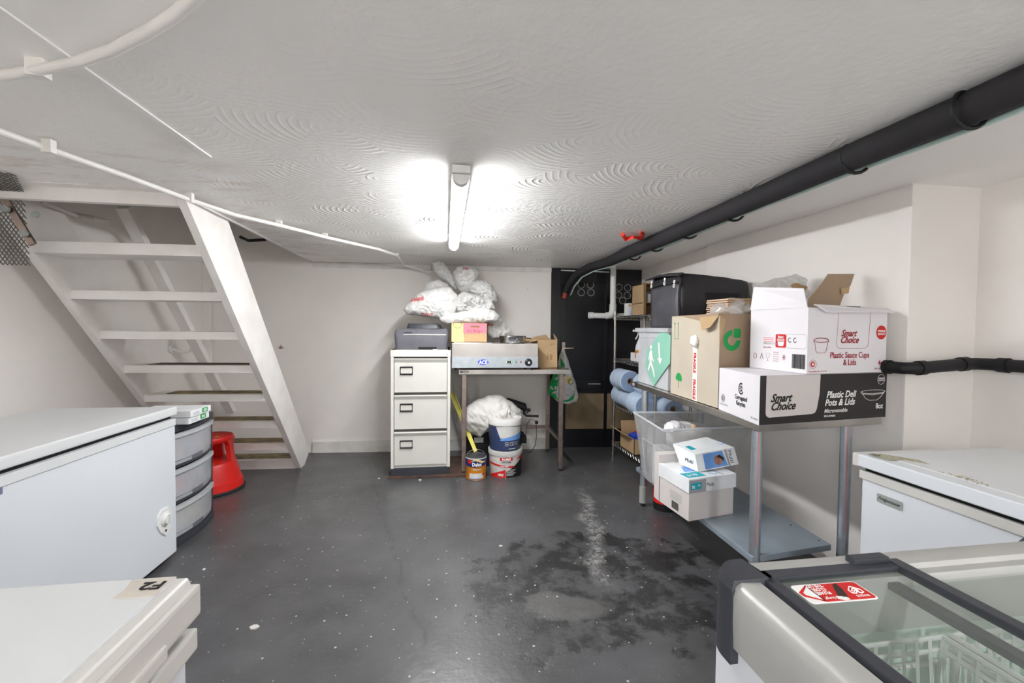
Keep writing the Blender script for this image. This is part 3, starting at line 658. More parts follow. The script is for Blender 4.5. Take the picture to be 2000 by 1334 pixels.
# hand rail behind
r = thing('handrail', 'white timber handrail sloping behind the stair treads', 'handrail', (-2.02, 4.3, .38))
MB().bar((-2.10, 3.15, 1.99), (-2.0, 4.30, .42), .05, .075, up=(1, 0, 0)).build('rail', 'stair_paint', r, bevel=.006)
b = MB(); b.tube([V((-2.235, 3.86, 1.03)), V((-2.17, 3.86, 1.0)), V((-2.10, 3.85, 1.01)), V((-2.05, 3.84, 1.06))], .010, 8)
b.cyl((-2.249, 3.86, 1.03), (-2.235, 3.86, 1.03), .035); b.build('rail_bracket', 'white_plastic', r, smooth=True)
# boxing strip in the corner, shelf strip under opening
b = MB(); b.box((-2.249, 4.335, 0), (-2.19, 4.375, 1.80), .003); struct(b.build('trim_5', 'wall_paint'))
b = MB(); b.tube([at(470, 463, z=1.90), at(485, 470, z=1.90), at(520, 468, z=1.92)], .012, 8); tag(b.build('loose_cable', 'black_rubber', smooth=True), 'short black cable end hanging in the ceiling gap right of the stairs', 'cable')
b = MB(); b.box((-1.40, 3.05, 1.90), (-1.30, 3.6, 1.95), .003); tag(b.build('joist_end', 'timber_raw'), 'raw yellow timber joist showing in the ceiling gap right of the stairs', 'timber')
# horizontal pipe across the stair opening
r = thing('conduit_pipe', 'white conduit with a coupling crossing above the top stair tread', 'pipe', (-2.2, 2.9, 1.85))
q = [at(85, 395, y=2.75), at(150, 422, y=2.85), at(200, 430, y=3.2), at(260, 428, y=3.5), at(310, 420, y=3.8), at(365, 418, y=4.1)]
MB().tube(q, .012, 10).build('pipe_run', 'conduit_white', r, smooth=True)
MB().cyl(q[1]-V((.02, 0, -.004)), q[1]+V((.05, .05, -.004)), .019).build('coupling', 'tape_label', r, smooth=True)

# expanded metal guard
r = thing('mesh_guard', 'sheet of grey expanded metal mesh fixed above the left stringer', 'guard', (-2.0, 2.38, 1.5))
b = MB()
def gm(s, t):   # s across 0..1, t top->bottom: bends from the ceiling down
    if t < .40:
        k = t/.40; return V((-2.24+(.42-.14*k)*s, 2.12+.21*k, 1.858-.03*k))
    k = (t-.40)/.60; return V((-2.24+.275*s, 2.33+.02*k, 1.828-.33*k))
nx, ny = 15, 40
for j in range(ny):
    for i in range(nx):
        o = .5 if j % 2 else 0
        a = gm((i+o)/nx, j/ny); c1 = gm((i+.5+o)/nx, (j+1)/ny); c2 = gm((i-.5+o)/nx, (j+1)/ny)
        for c_ in (c1, c2):
            if a.z < 1.86 : b.tube([a, c_], .0024, 4, caps=False)
b.build('mesh_sheet', 'mesh_steel', r)
for px, py in ((8, 407), (66, 418), (44, 455), (12, 372)):
    p = at(px, py, y=2.31); MB().cyl(p, p+V((0, .012, 0)), .016, 14).build('washer', 'tarnish', r, smooth=True)
b = MB(); b.bar(at(-5, 365, y=2.335), at(64, 478, y=2.335), .03, .012, up=(0, 1, 0)); b.build('angle_strip', 'steel_legs', r)

# ================================================================ LEFT: freezers, tower, stool
r = thing('chest_freezer', 'long white chest freezer along the left wall with a control dial', 'freezer', (-1.7, 1.75, 0))
b = MB(); b.box((-2.0, .98, .03), (-1.41, 2.449, .735), .006); body = b.build('body', 'freezer_white', r)
MB().box((-1.97, 1.02, 0), (-1.45, 2.42, .03)).build('plinth', 'gap_black', r)
MB().box((-1.99, .99, .735), (-1.425, 2.44, .752)).build('gasket', 'gap_black', r)
b = MB(); b.box((-2.01, .97, .752), (-1.40, 2.455, .797), .012, 3); b.build('lid', 'freezer_lid', r)
F = Fr((-1.41, 2.449, 0), (0, 1, 0), (0, 0, 1))
b = MB(); b.box((-1.415, .98, .70), (-1.404, 2.445, .735), .002); b.build('front_trim', 'freezer_lid', r)
pl = patch('dial_plate', F, [(-.155, .235), (-.13, .19), (-.09, .155), (-.055, .19), (-.04, .26), (-.07, .295), (-.12, .30), (-.15, .275)], 'white_plastic', r, 0, .006)
c = F.p(-.095, .245, .006); MB().lathe([(.034, 0), (.034, .004), (.026, .006), (.024, .016), (0, .016)], c, 24, axis=(1, 0, 0)).build('control_dial', 'white_plastic', pl, smooth=True)
MB().box(c+V((.016, -.004, -.022)), c+V((.020, .004, .022))).build('dial_grip', 'freezer_lid', pl)
MB().cyl(F.p(-.095, .185, .005), F.p(-.095, .185, .009), .006).build('indicator_lamp', mat('brown_lens', '#5a3a28', .4), pl)
pb = at(2, 958, x=-1.408); MB().box((-1.409, pb.y-.12, pb.z-.012), (-1.405, pb.y+.002, pb.z+.014), .001).build('badge', mat('badge_violet', '#7a7a9a', .35), r)
# drawer tower
r = thing('drawer_tower', 'dark grey plastic tower with three milky drawers beside the long chest freezer', 'storage drawers', (-1.66, 2.73, 0))
def bow(u):   # u 0..1 across front (y), returns x of bowed front
    return -1.492+.035*math.sin(PI*min(max(u, 0), 1))**.8+0
def slab(z0, z1, y0, y1, off, th=None, n=14, back=-1.86):
    pts = [(bow(k/n)+off, y0+(y1-y0)*k/n) for k in range(n+1)]
    if th: pts += [(x-th, y) for x, y in pts[::-1]]
    else: pts += [(back, y1), (back, y0)]
    return MB().prism(pts, z0, z1)
slab(.635, .675, 2.50, 2.955, .012).build('top', 'dark_grey', r, bevel=.006)
slab(0, .035, 2.50, 2.955, .010).build('base', 'dark_grey', r, bevel=.004)
b = MB(); b.box((-1.86, 2.50, .03), (-1.49, 2.512, .64)); b.box((-1.86, 2.942, .03), (-1.50, 2.955, .64)); b.box((-1.50, 2.936, .03), (-1.487, 2.955, .64)); b.build('side_frame', 'dark_grey', r)
MB().box((-1.865, 2.50, .03), (-1.855, 2.955, .64)).build('back_panel', 'dark_grey', r)
cols = (('amber', 'print_sky'), ('red_plastic', 'print_teal'), ('yellow', 'print_yellow'))
random.seed(4)
for i, z in enumerate((.44, .24, .04)):
    slab(z-.004, z+.012, 2.512, 2.942, .004).build('divider', 'dark_grey', r)
    dr = slab(z+.035, z+.172, 2.515, 2.938, .006, th=.004).build('drawer', 'tower_drawer', r)
    slab(z+.165, z+.186, 2.513, 2.94, .020, th=.022).build('drawer_lip', 'milky', dr)
    slab(z+.012, z+.036, 2.62, 2.84, .010, th=.010).build('drawer_pull', 'grey_plastic', dr)
    slab(z+.012, z+.03, 2.515, 2.938, .004, th=.006).build('drawer_base', 'tower_drawer', dr)
    for k in range(4):
        y0 = 2.54+k*.1+random.uniform(-.01, .01); h = random.uniform(.04, .10)
        o = tag(MB().box((-1.70, y0, z+.031), (-1.49-random.uniform(.005, .03), y0+random.uniform(.06, .09), z+.031+h), .004).build('stored_packet', ('envelope_white', cols[i][0], cols[i][1], 'putty')[k]),
            ('pale', 'warm coloured', 'bright', 'beige')[k]+' packet showing through the '+('top', 'middle', 'bottom')[i]+' drawer of the plastic tower', 'packet', 'packets in the '+('top', 'middle', 'bottom')[i]+' tower drawer')
for k, (z, dx, ang) in enumerate(((.677, 0, .10), (.715, .01, .02))):
    r = thing('envelope_box', 'flat white box with green mark on top of the plastic drawer tower, '+('lower of two' if k == 0 else 'upper of two'), 'box', (-1.40-.17+dx, 2.62, z), ang)
    A = V((-1.41+dx, 2.57, z)); mb = MB(); mb.box((-1.70+dx, 2.56, z), (-1.405+dx, 2.76, z+.035), .002); body = mb.build('carton', 'envelope_white', r)
    f2 = Fr((-1.405+dx, 2.56, z), (0, 1, 0), (0, 0, 1))
    patch('green_mark', f2, [(.11, .006), (.165, .006), (.165, .031), (.11, .031)], 'print_green', body)
    for q in (.012, .020): patch('mark_bar', f2, [(.122, q), (.153, q), (.153, q+.005), (.122, q+.005)], 'print_white', body, .0012)
    for q in (.008, .014, .020): patch('fine_print', f2, [(.02, q), (.08, q), (.08, q+.002), (.02, q+.002)], 'tarnish', body)
# red kick stool
cx, cy = -1.745, 3.44
r = thing('kick_stool', 'round red plastic kick step stool under the stairs', 'step stool', (cx, cy, 0))
MB().lathe([(.20, 0), (.218, .002), (.222, .012), (.216, .022), (.20, .024), (.20, 0)], (cx, cy, 0), 48).build('rubber_ring', 'black_rubber', r, smooth=True)
MB().lathe([(.212, .022), (.205, .07), (.198, .073), (.165, .195), (.155, .212), (.13, .216), (0, .214)], (cx, cy, 0), 48).build('base', 'red_plastic', r, smooth=True)
MB().lathe([(0, .405), (.125, .405), (.142, .402), (.148, .392), (.146, .375), (.135, .362), (0, .36)], (cx, cy, 0), 48).build('step_top', 'red_plastic', r, smooth=True)
for a in (0, PI/2, PI, 3*PI/2):
    a += .12; u = V((math.cos(a), math.sin(a), 0)); n = V((-math.sin(a), math.cos(a), 0)); c = V((cx, cy, 0))
    b = MB(); q = [(.155, .20, .045), (.145, .27, .035), (.138, .33, .04), (.138, .375, .075)]
    for (r0, z0, w0), (r1, z1, w1) in zip(q, q[1:]):
        b.hexa([c+u*(r0-.03)-n*w0+V((0, 0, z0)), c+u*r0-n*w0+V((0, 0, z0)), c+u*r0+n*w0+V((0, 0, z0)), c+u*(r0-.03)+n*w0+V((0, 0, z0)),
                c+u*(r1-.03)-n*w1+V((0, 0, z1)), c+u*r1-n*w1+V((0, 0, z1)), c+u*r1+n*w1+V((0, 0, z1)), c+u*(r1-.03)+n*w1+V((0, 0, z1))])
    b.build('upright', 'red_plastic', r, smooth=True)
for q in ((.06, -.10, .217), (.07, -.05, .406)):
    MB().lathe([(0, .001), (.016, .001), (.016, 0)], (cx+q[0], cy+q[1], q[2]), 16, ell=.5).build('yellow_label', 'yellow', r)

# near freezer F2 with a taped label
r = thing('chest_freezer', 'small white chest freezer in the near left corner with a taped F2 label', 'freezer', (-.7, .2, 0))
MB().box((-1.0, -.35, .03), (-.372, .665, .775), .008).build('body', 'freezer_white', r)
MB().box((-.97, -.32, 0), (-.42, .64, .03)).build('plinth', 'gap_black', r)
b = MB(); b.box((-.99, -.345, .775), (-.380, .665, .792)); b.build('gasket', 'gap_black', r)
b = MB(); b.box((-1.0, -.35, .745), (-.362, .675, .776), .004); b.build('body_rim', 'freezer_cream', r)
b = MB()
b.prism([(-1.005, -.36), (-.361, -.36), (-.361, .683), (-1.005, .683)], .792, .838, .006)
lid = b.build('lid', 'freezer_cream', r)
MB().prism([(-1.0, -.355), (-.369, -.355), (-.369, .679), (-1.0, .679)], .836, .850, .006, 3, top=[(-.99, -.34), (-.376, -.34), (-.376, .680), (-.99, .680)]).build('lid_rim', 'freezer_cream', lid)
b = MB(); b.box((-.995, -.345, .846), (-.391, .679, .853), .003); b.build('lid_panel', 'freezer_lid', lid)
MB().box((-.372, .05, .786), (-.357, .60, .806), .004).build('handle_recess', 'freezer_cream', lid)
TF = Fr((-.45, .66, .853), (-1, 0, 0), (0, -1, 0))
lb = MB().prism([(-.447, .674), (-.392, .676), (-.390, .631), (-.420, .629), (-.443, .631), (-.441, .65)], .8531, .8537).build('tape_label', 'tape_label', r)
text('label_text', 'F2', Fr((-.394, .640, .8532), (-1, 0, 0), (0, -1, 0)), .0, -.024, .026, 'print_ink', lb, bold=.0006, sx=1.2)

# ================================================================ RIGHT: fridge freezer, ice cream freezer
r = thing('chest_freezer', 'white chest freezer in the right hand recess with a silver script badge', 'freezer', (1.75, .75, 0))
MB().box((1.425, -.0, .03), (2.0, 1.262, .742), .006).build('body', 'freezer_white', r)
MB().box((1.45, .03, 0), (1.98, 1.22, .03)).build('plinth', 'gap_black', r)
MB().box((1.43, .005, .742), (1.99, 1.255, .758)).build('gasket', 'gap_black', r)
MB().box((1.417, -.005, .715), (1.43, 1.266, .743), .002).build('front_trim', 'freezer_cream', r)
b = MB(); b.box((1.402, -.01, .758), (2.01, 1.274, .80), .006, 3); lid = b.build('lid', 'freezer_white', r)
MB().box((1.400, 1.258, .757), (2.012, 1.278, .8015), .005).build('lid_end', 'freezer_cream', lid)
MB().box((1.46, .02, .7995), (2.0, 1.255, .8015)).build('lid_top', 'freezer_lid', lid)
FF = Fr((1.425, 1.262, 0), (0, -1, 0), (0, 0, 1))
bd = patch('badge', FF, rrect(.055, .655, .135, .683, .004), 'tarnish', r, 0, .003)
text('badge_text', 'Fridgemaster', FF, .059, .665, .0155, 'print_ink', bd, shear=.5, lift=.0034, sx=.85)
TF = Fr((1.415, 1.20, .8015), (0, -1, 0), (1, 0, 0))
lb = patch('tape_label', TF, [(-.05, .012), (.02, .012), (.03, .07), (.075, .105), (.03, .115), (-.045, .06)], 'lid_dirt', r, .0003)
text('label_text', 'F2', Fr((1.43, 1.25, .8018), (0, -1, 0), (1, 0, 0)), .0, .002, .03, 'print_ink', lb, lift=.0008)
b = MB(); random.seed(3)
for k in range(60):
    a, c_ = random.gauss(0, .030), random.gauss(0, .009)
    b.prism(circ(1.475+c_, 1.0+a, random.uniform(.0012, .0035), 6), .8013, .8022)
b.build('adhesive_residue', 'lid_dirt', r)

# ice cream freezer
r = thing('ice_cream_freezer', 'glass topped display freezer with grey rails in the near right corner', 'freezer', (.75, .25, 0))
X0, X1, Y0, Y1, ZT = .408, 1.075, -.30, .605, .855
b = MB()
for a, c_ in (((X0+.01, Y0+.01), (X0+.05, Y1-.01)), ((X1-.05, Y0+.01), (X1-.01, Y1-.01)), ((X0+.0501, Y1-.05), (X1-.0501, Y1-.0101)), ((X0+.0501, Y0+.0101), (X1-.0501, Y0+.05))):
    b.box((*a, .05), (*c_, .765))
b.box((X0+.0502, Y0+.0502, .06), (X1-.0502, Y1-.0502, .115)); body = b.build('body', 'freezer_white', r)
MB().box((X0+.04, Y0+.04, 0), (X1-.04, Y1-.04, .05)).build('plinth', 'gap_black', r)
b = MB()
x0, x1, y0, y1 = X0+.051, X1-.051, Y0+.051, Y1-.051
for a, c_ in (((x0, y0), (x0+.006, y1)), ((x1-.006, y0), (x1, y1)), ((x0+.0062, y1-.006), (x1-.0062, y1)), ((x0+.0062, y0), (x1-.0062, y0+.006))): b.box((*a, .12), (*c_, .80))
b.box((x0+.0064, y0+.0064, .30), (x1-.0064, y1-.0064, .31)); b.build('liner', 'freezer_liner', r)
# rails: sloping aluminium section along each side
def rail(a, b_, n, name='side_rail', m='alu'):
    a, b_, n = V(a), V(b_), V(n)
    sec = [(.002, .762), (0, .80), (.0, .838), (.004, .850), (.013, .856), (.044, .854), (.046, .846), (.060, .846), (.062, .838), (.064, .765)]
    mb = MB(); A = [mb.bm.verts.new(a+n*u+V((0, 0, z))) for u, z in sec]; B = [mb.bm.verts.new(b_+n*u+V((0, 0, z))) for u, z in sec]; k = len(sec)
    for i in range(k): mb.bm.faces.new((A[i], A[(i+1) % k], B[(i+1) % k], B[i]))
    mb.bm.faces.new(A); mb.bm.faces.new(B); return mb.build(name, m, r, smooth=True)
cc = .058
rail((X0, Y1-cc, 0), (X0, Y0+cc, 0), (1, 0, 0)); rail((X1, Y1-cc, 0), (X1, Y0+cc, 0), (-1, 0, 0)); rail((X0+cc, Y1, 0), (X1-cc, Y1, 0), (0, -1, 0)); rail((X0+cc, Y0, 0), (X1-cc, Y0, 0), (0, 1, 0))
for sx, sy in ((X0, Y1), (X1, Y1), (X0, Y0), (X1, Y0)):
    dx = 1 if sx == X0 else -1; dy = 1 if sy == Y0 else -1
    R_ = .045; arc = [(R_-.003-R_*math.cos(t*PI/2/10), R_-.003-R_*math.sin(t*PI/2/10)) for t in range(11)]
    outl = [(cc+.002, -.003), (cc+.002, .064), (.064, .064), (.064, cc+.002), (-.003, cc+.002)]+arc
    pp_ = [(sx+dx*p, sy+dy*q) for p, q in outl]; ccx, ccy = sx+dx*.035, sy+dy*.035
    mb = MB(); top_ = [(x+(ccx-x)*.16 if i > 2 or i == 0 else x, y+(ccy-y)*.16 if i > 2 or i == 0 else y) for i, (x, y) in enumerate(pp_)]
    mb.prism(pp_, .738, .846); mb.prism(pp_, .846, .8585, 0, 2, top=top_)
    mb.build('corner_cap', 'dark_grey', r)
# inner dark lid track and the two sliding glass lids
xi0, xi1, yi0, yi1 = X0+.050, X1-.050, Y0+.062, Y1-.045
b = MB(); b.box((xi0, yi1-.012, .80), (xi1, yi1, .842)); b.box((xi0, yi0, .80), (xi1, yi0+.012, .842)); b.box((xi0-.004, yi0, .80), (xi0+.010, yi1, .842)); b.box((xi1-.010, yi0, .80), (xi1, yi1, .842)); b.build('lid_track', 'dark_grey', r, bevel=.002)
def glasslid(xa, xb, z, tabs):
    b = MB(); y_0, y_1 = yi0+.005, yi1+.012; f = .020
    b.box((xa, y_0, z), (xa+f, y_1, z+.010)); b.box((xb-f, y_0, z), (xb, y_1, z+.012)); b.box((xa, y_1-f, z), (xb, y_1, z+.010)); b.box((xa, y_0, z), (xb, y_0+f, z+.010))
    fr_ = b.build('lid_frame', 'dark_grey', r, bevel=.002)
    MB().box((xa+f, y_0+f, z+.002), (xb-f, y_1-f, z+.006)).build('lid_glass', 'glass', fr_)
    if tabs: MB().box((xb-.085, y_1-.006, z+.008), (xb-.02, y_1+.010, z+.018), .003).build('lid_tab', 'dark_grey', fr_)
    return fr_
glasslid(xi0+.002, .715, .846, True)
glasslid(.665, xi1+.01, .829, False)
SF = Fr((.592, .533, .8525), (-1, .02, 0), (0, -1, 0))   # sticker reads from the far side
st = patch('sticker', SF, rrect(0, 0, .104, .041, .006), 'print_white', r, 0, .0008)
patch('sticker_red', SF, rrect(.002, .002, .084, .039, .005), 'print_red', st, .0008, .0003)
patch('sticker_arrow', SF, [(.080, .002), (.102, .016), (.102, .025), (.080, .039)], 'print_red', st, .0008, .0003)
patch('arrow_white', SF, [(.082, .006), (.097, .018), (.097, .023), (.082, .035)], 'print_white', st, .0012, .0003)
text('sticker_text', 'PLEASE', SF, .058, .019, .0085, 'print_white', st, lift=.0014, sx=.85, bold=.0001)
text('sticker_text', 'CLOSE', SF, .058, .011, .0085, 'print_white', st, lift=.0014, sx=.85, bold=.0001)
text('sticker_text', 'THE LID', SF, .056, .003, .0085, 'print_white', st, lift=.0014, sx=.85, bold=.0001)
text('sticker_text', 'Save Energy!', SF, .050, .031, .0065, 'print_white', st, lift=.0014, sx=.8, shear=.2)
text('sticker_text', "WALL'S", SF, .008, .031, .006, 'print_white', st, lift=.0014)
lines('heart_mark', SF, [[(.019, .012), (.010, .020), (.010, .026), (.015, .028), (.019, .024), (.023, .028), (.028, .026), (.028, .020), (.019, .012)], [(.019, .017), (.014, .021), (.016, .024), (.019, .021), (.022, .024), (.024, .021), (.019, .017)]], .0018, 'print_white', st, .0014)
patch('ice_cream_picture', SF, [(.032, .003), (.040, .006), (.052, .026), (.054, .036), (.048, .038), (.042, .034), (.034, .016)], 'print_hair', st, .0012, .0003)
patch('ice_cream_splash', SF, [(.044, .034), (.058, .030), (.060, .036), (.052, .040), (.044, .039)], 'print_white', st, .0015, .0003)
WF = Fr((X0+.009, Y0, 0), (0, 1, 0), (0, 0, 1))
WF = Fr((X0+.0095, Y1, 0), (0, -1, 0), (0, 0, 1))
wf = patch('heart_panel', WF, rrect(.10, .10, .62, .70, .03), 'print_white', r, 0, .001)
patch('heart_graphic', WF, rrect(.125, .12, .60, .685, .03), 'print_red', wf, .001, .0006)
# baskets and dividers inside
def basket(xa, xb, ya, yb, z0, z1, name='wire_basket'):
    b = MB(); rr = .0028
    for z in (z1, z1-.02): b.tube([V((xa, ya, z)), V((xb, ya, z)), V((xb, yb, z)), V((xa, yb, z))], rr*1.5, 6, closed=True)
    n = int((yb-ya)/.022)
    for k in range(n+1):
        y = ya+(yb-ya)*k/n; b.tube([V((xa, y, z1)), V((xa+.02, y, z0)), V((xb-.02, y, z0)), V((xb, y, z1))], rr, 4, caps=False)
    n = int((xb-xa)/.022)
    for k in range(n+1):
        x = xa+(xb-xa)*k/n; b.tube([V((x, ya, z1)), V((x, ya+.02, z0)), V((x, yb-.02, z0)), V((x, yb, z1))], rr, 4, caps=False)
    return b
t = thing('wire_basket', 'white wire basket inside the glass topped freezer, left of two', 'basket', (.6, .3, .5), group=None)
basket(x0+.02, .735, y0+.02, y1-.035, .52, .765).build('basket_wires', 'basket_wire', t)
t = thing('wire_basket', 'white wire basket inside the glass topped freezer, right of two', 'basket', (.88, .3, .5), group=None)
basket(.75, x1-.02, y0+.02, y1-.035, .52, .765).build('basket_wires', 'basket_wire', t)
b = MB(); b.prism(rrect(.50, y1-.025, .66, y1-.012, .006), .52, .70, .004); b.build('wall_panel', 'lining_green', r)['label'] = 'pale green panel on the inner wall'
b = MB(); b.tube([V((x0+.03, y1-.012, .705)), V((x1-.03, y1-.012, .705))], .004, 6); b.tube([V((x0+.03, y1-.012, .60)), V((x1-.03, y1-.012, .60))], .003, 6)
for x in (.56, .66, .76, .86, .96): b.tube([V((x, y1-.012, .705)), V((x, y1-.012, .49))], .003, 6)
b.build('liner_ribs', 'basket_wire', r)

# ================================================================ BACK WALL GROUP
def plank(pts, z0, z1, name, m, parent=None, bev=0): return MB().prism(pts, z0, z1, bev).build(name, m, parent)
o = MB().prism([(-.475, 3.49), (.15, 3.47), (.19, 4.0), (-.47, 4.05)], 0, .012).build('base_board', 'rust_board')
tag(o, 'stained dark board on the floor under the filing cabinet', 'board')
# filing cabinet
r = thing('filing_cabinet', 'light grey three drawer metal filing cabinet against the back wall', 'filing cabinet', (-.217, 3.82, .012), math.radians(-1))
cx0, cx1, fy = -.452, .022, 3.515
MB().box((cx0, fy+.012, .012), (cx1, 4.14, .075), .002).build('plinth', 'dark_grey', r)
b = MB(); b.box((cx0, fy+.004, .075), (cx0+.022, 4.14, 1.04)); b.box((cx1-.022, fy+.004, .075), (cx1, 4.14, 1.04)); b.box((cx0, fy+.02, .075), (cx1, 4.14, .10)); b.box((cx0, 4.12, .075), (cx1, 4.14, 1.04)); b.box((cx0+.01, fy+.05, .09), (cx1-.01, 4.13, .985))
b.build('body', 'cabinet_grey', r)
MB().box((cx0-.004, fy, .985), (cx1+.004, 4.145, 1.040), .005).build('top', 'cabinet_grey', r)
MB().cyl((cx1-.03, fy+.001, 1.012), (cx1-.03, fy-.006, 1.012), .009).build('lock', 'chrome', r, smooth=True)
MB().box((cx0+.02, fy+.045, .07), (cx1-.02, fy+.05, .99)).build('drawer_gap', mat('gap_grey', '#7d7b77', .6), r)
for z0, z1 in ((.695, .972), (.395, .672), (.10, .372)):
    dr = MB().box((cx0+.026, fy+.006, z0), (cx1-.026, fy+.045, z1-.03), .003).build('drawer', 'cabinet_front', r)
    MB().hexa([(cx0+.026, fy+.006, z1-.034), (cx1-.026, fy+.006, z1-.034), (cx1-.026, fy+.04, z1-.034), (cx0+.026, fy+.04, z1-.034), (cx0+.026, fy-.012, z1-.006), (cx1-.026, fy-.012, z1-.006), (cx1-.026, fy+.02, z1), (cx0+.026, fy+.02, z1)]).build('drawer_pull', 'cabinet_grey', dr)
    zz = z1-.10; x = cx0+.075
    f_ = MB(); f_.tube([V((x, fy, zz-.028)), V((x+.095, fy, zz-.028)), V((x+.095, fy, zz+.028)), V((x, fy, zz+.028))], .0075, 4, closed=True)
    lh = f_.build('label_holder', 'print_ink', dr); MB().box((x+.003, fy+.0005, zz-.024), (x+.092, fy+.005, zz+.024)).build('label_card', 'cabinet_front', lh)
# printer
r = thing('printer', 'grey desktop printer with black lid on top of the filing cabinet', 'printer', (-.22, 3.78, 1.04))
def lofty(name, secs, m, parent, smooth=False, bev=.006):
    b = MB(); R = [[b.bm.verts.new((x, y, z)) for x, y in rrect(x0, y0, x1, y1, .03, 4)] for (x0, y0, x1, y1, z) in secs]
    n = len(R[0]); b.bm.faces.new(R[0][::-1]); b.bm.faces.new(R[-1])
    for a, c_ in zip(R, R[1:]):
        for k in range(n): b.bm.faces.new((a[k], a[(k+1) % n], c_[(k+1) % n], c_[k]))
    return b.build(name, m, parent, smooth=smooth)
lofty('body', [(-.42, 3.58, -.005, 3.93, 1.041), (-.425, 3.575, -.002, 3.94, 1.05), (-.435, 3.57, .004, 3.95, 1.155), (-.435, 3.572, .004, 3.95, 1.165)], 'grey_plastic', r, True)
lofty('upper_body', [(-.435, 3.572, .004, 3.95, 1.166), (-.43, 3.60, .0, 3.95, 1.20), (-.36, 3.64, -.01, 3.95, 1.215)], 'grey_plastic', r, True)
MB().box((-.36, 3.566, 1.160), (-.015, 3.572, 1.168), .002).build('front_trim', 'alu', r)
lofty('scanner_lid', [(-.345, 3.66, -.06, 3.95, 1.216), (-.335, 3.665, -.07, 3.95, 1.25), (-.33, 3.67, -.08, 3.95, 1.256)], 'dark_grey', r, True)
MB().box((-.24, 3.568, 1.044), (-.09, 3.577, 1.062), .003).build('paper_slot', 'gap_black', r)
MB().box((-.355, 3.60, 1.166), (-.29, 3.578, 1.186), .003).build('control_panel', 'dark_grey', r)
b = MB(); b.box((-.12, 3.53, 1.040), (-.085, 3.56, 1.046)); tag(b.build('paper_scrap', 'envelope_white'), 'scrap of white paper on the filing cabinet edge under the printer', 'paper')

# steel table
r = thing('steel_table', 'small stainless steel table against the back wall under the hotplate', 'table', (.56, 3.85, 0))
tq = [(.092, 3.515), (1.033, 3.485), (1.055, 4.17), (.115, 4.20)]
MB().prism(tq, .838, .878).build('table_top', 'steel', r, bevel=.003)
for x, y in ((.138, 3.56), (.962, 3.53), (.16, 4.14), (.99, 4.12)):
    lg = MB().box((x-.018, y-.018, .02), (x+.018, y+.018, .84), .003).build('leg', 'steel_legs', r)
    MB().lathe([(0, 0), (.016, 0), (.016, .02), (0, .02)], (x, y, 0), 12).build('foot', 'black_rubber', lg)
MB().bar((.98, 3.55, .245), (.99, 4.12, .245), .025, .03).build('side_rail', 'steel_legs', r)
MB().bar((.14, 3.56, .245), (.16, 4.14, .245), .025, .03).build('side_rail', 'steel_legs', r)
MB().bar((.16, 4.14, .245), (.99, 4.12, .245), .025, .03).build('back_rail', 'steel_legs', r)
TF = Fr((.092, 3.514, 0), (.941, -.03, 0), (0, 0, 1))
lb = patch('maker_label', TF, [(.008, .848), (.085, .848), (.085, .872), (.008, .872)], 'tape_label', r)
patch('label_ring', TF, circ(.022, .860, .008, 16), 'print_ink', lb, .0012); patch('label_ring_inner', TF, circ(.022, .860, .004, 12), 'tape_label', lb, .002); text('label_text', 'vogue', TF, .038, .856, .012, 'tarnish', lb)
# hotplate
r = thing('hotplate', 'stainless steel countertop hotplate with blue oval badge on the steel table', 'hotplate', (.39, 3.65, .878))
hx0, hx1, hy = .034, .742, 3.452
b = MB(); b.box((hx0, hy, .898), (hx1, 3.86, 1.098), .003); b.build('body', 'steel', r)
HF = Fr((hx0, hy, 0), (1, 0, 0), (0, 0, 1))
patch('control_panel', HF, [(0.001, .899), (.707, .899), (.707, .990), (.001, .990)], 'galv', r, 0, .003)
HP = Fr((hx0, hy-.003, 0), (1, 0, 0), (0, 0, 1))
bd = patch('oval_badge', HP, circ(.252, .945, .043, 32, .023), 'print_blue', r, 0, .001)
text('badge_text', 'ACE', HP, .252, .931, .040, 'print_white', bd, 'CENTER', bold=.0012, sx=.9)
sw_ = patch('switch_ring', HP, circ(.465, .946, .029, 28, .018), 'print_green', r, 0, .0008); patch('switch_plate', HP, circ(.465, .946, .026, 28, .015), 'card_white', sw_, .0008)
patch('rocker', HP, rrect(.448, .937, .482, .956, .003), 'print_ink', sw_, .0016, .004); text('rocker_text', 'I O', HP, .465, .942, .010, 'print_white', sw_, 'CENTER', lift=.006)
for x, m_ in ((.524, 'print_green'), (.563, 'print_red')): MB().lathe([(.007, 0), (.007, .005), (0, .008)], HP.p(x, .946), 16, axis=(0, -1, 0)).build('pilot_lamp', m_, r, smooth=True)
kb = MB().lathe([(.031, 0), (.031, .006), (.026, .008), (.022, .026), (0, .026)], HP.p(.627, .943), 28, axis=(0, -1, 0)).build('control_knob', 'black_gloss', r, smooth=True)
MB().lathe([(.010, .026), (.010, .028), (0, .028)], HP.p(.627, .943), 16, axis=(0, -1, 0)).build('knob_cap', 'chrome', kb, smooth=True)
for x in (hx0+.03, hx1-.04):
    for y in (hy+.03, 3.82): MB().cyl((x, y, .878), (x, y, .898), .012).build('foot', 'black_rubber', r, smooth=True)
b = MB(); b.box((hx0+.015, hy+.01, 1.098), (.36, 3.83, 1.104), .002); b.build('top_plate', 'steel', r)
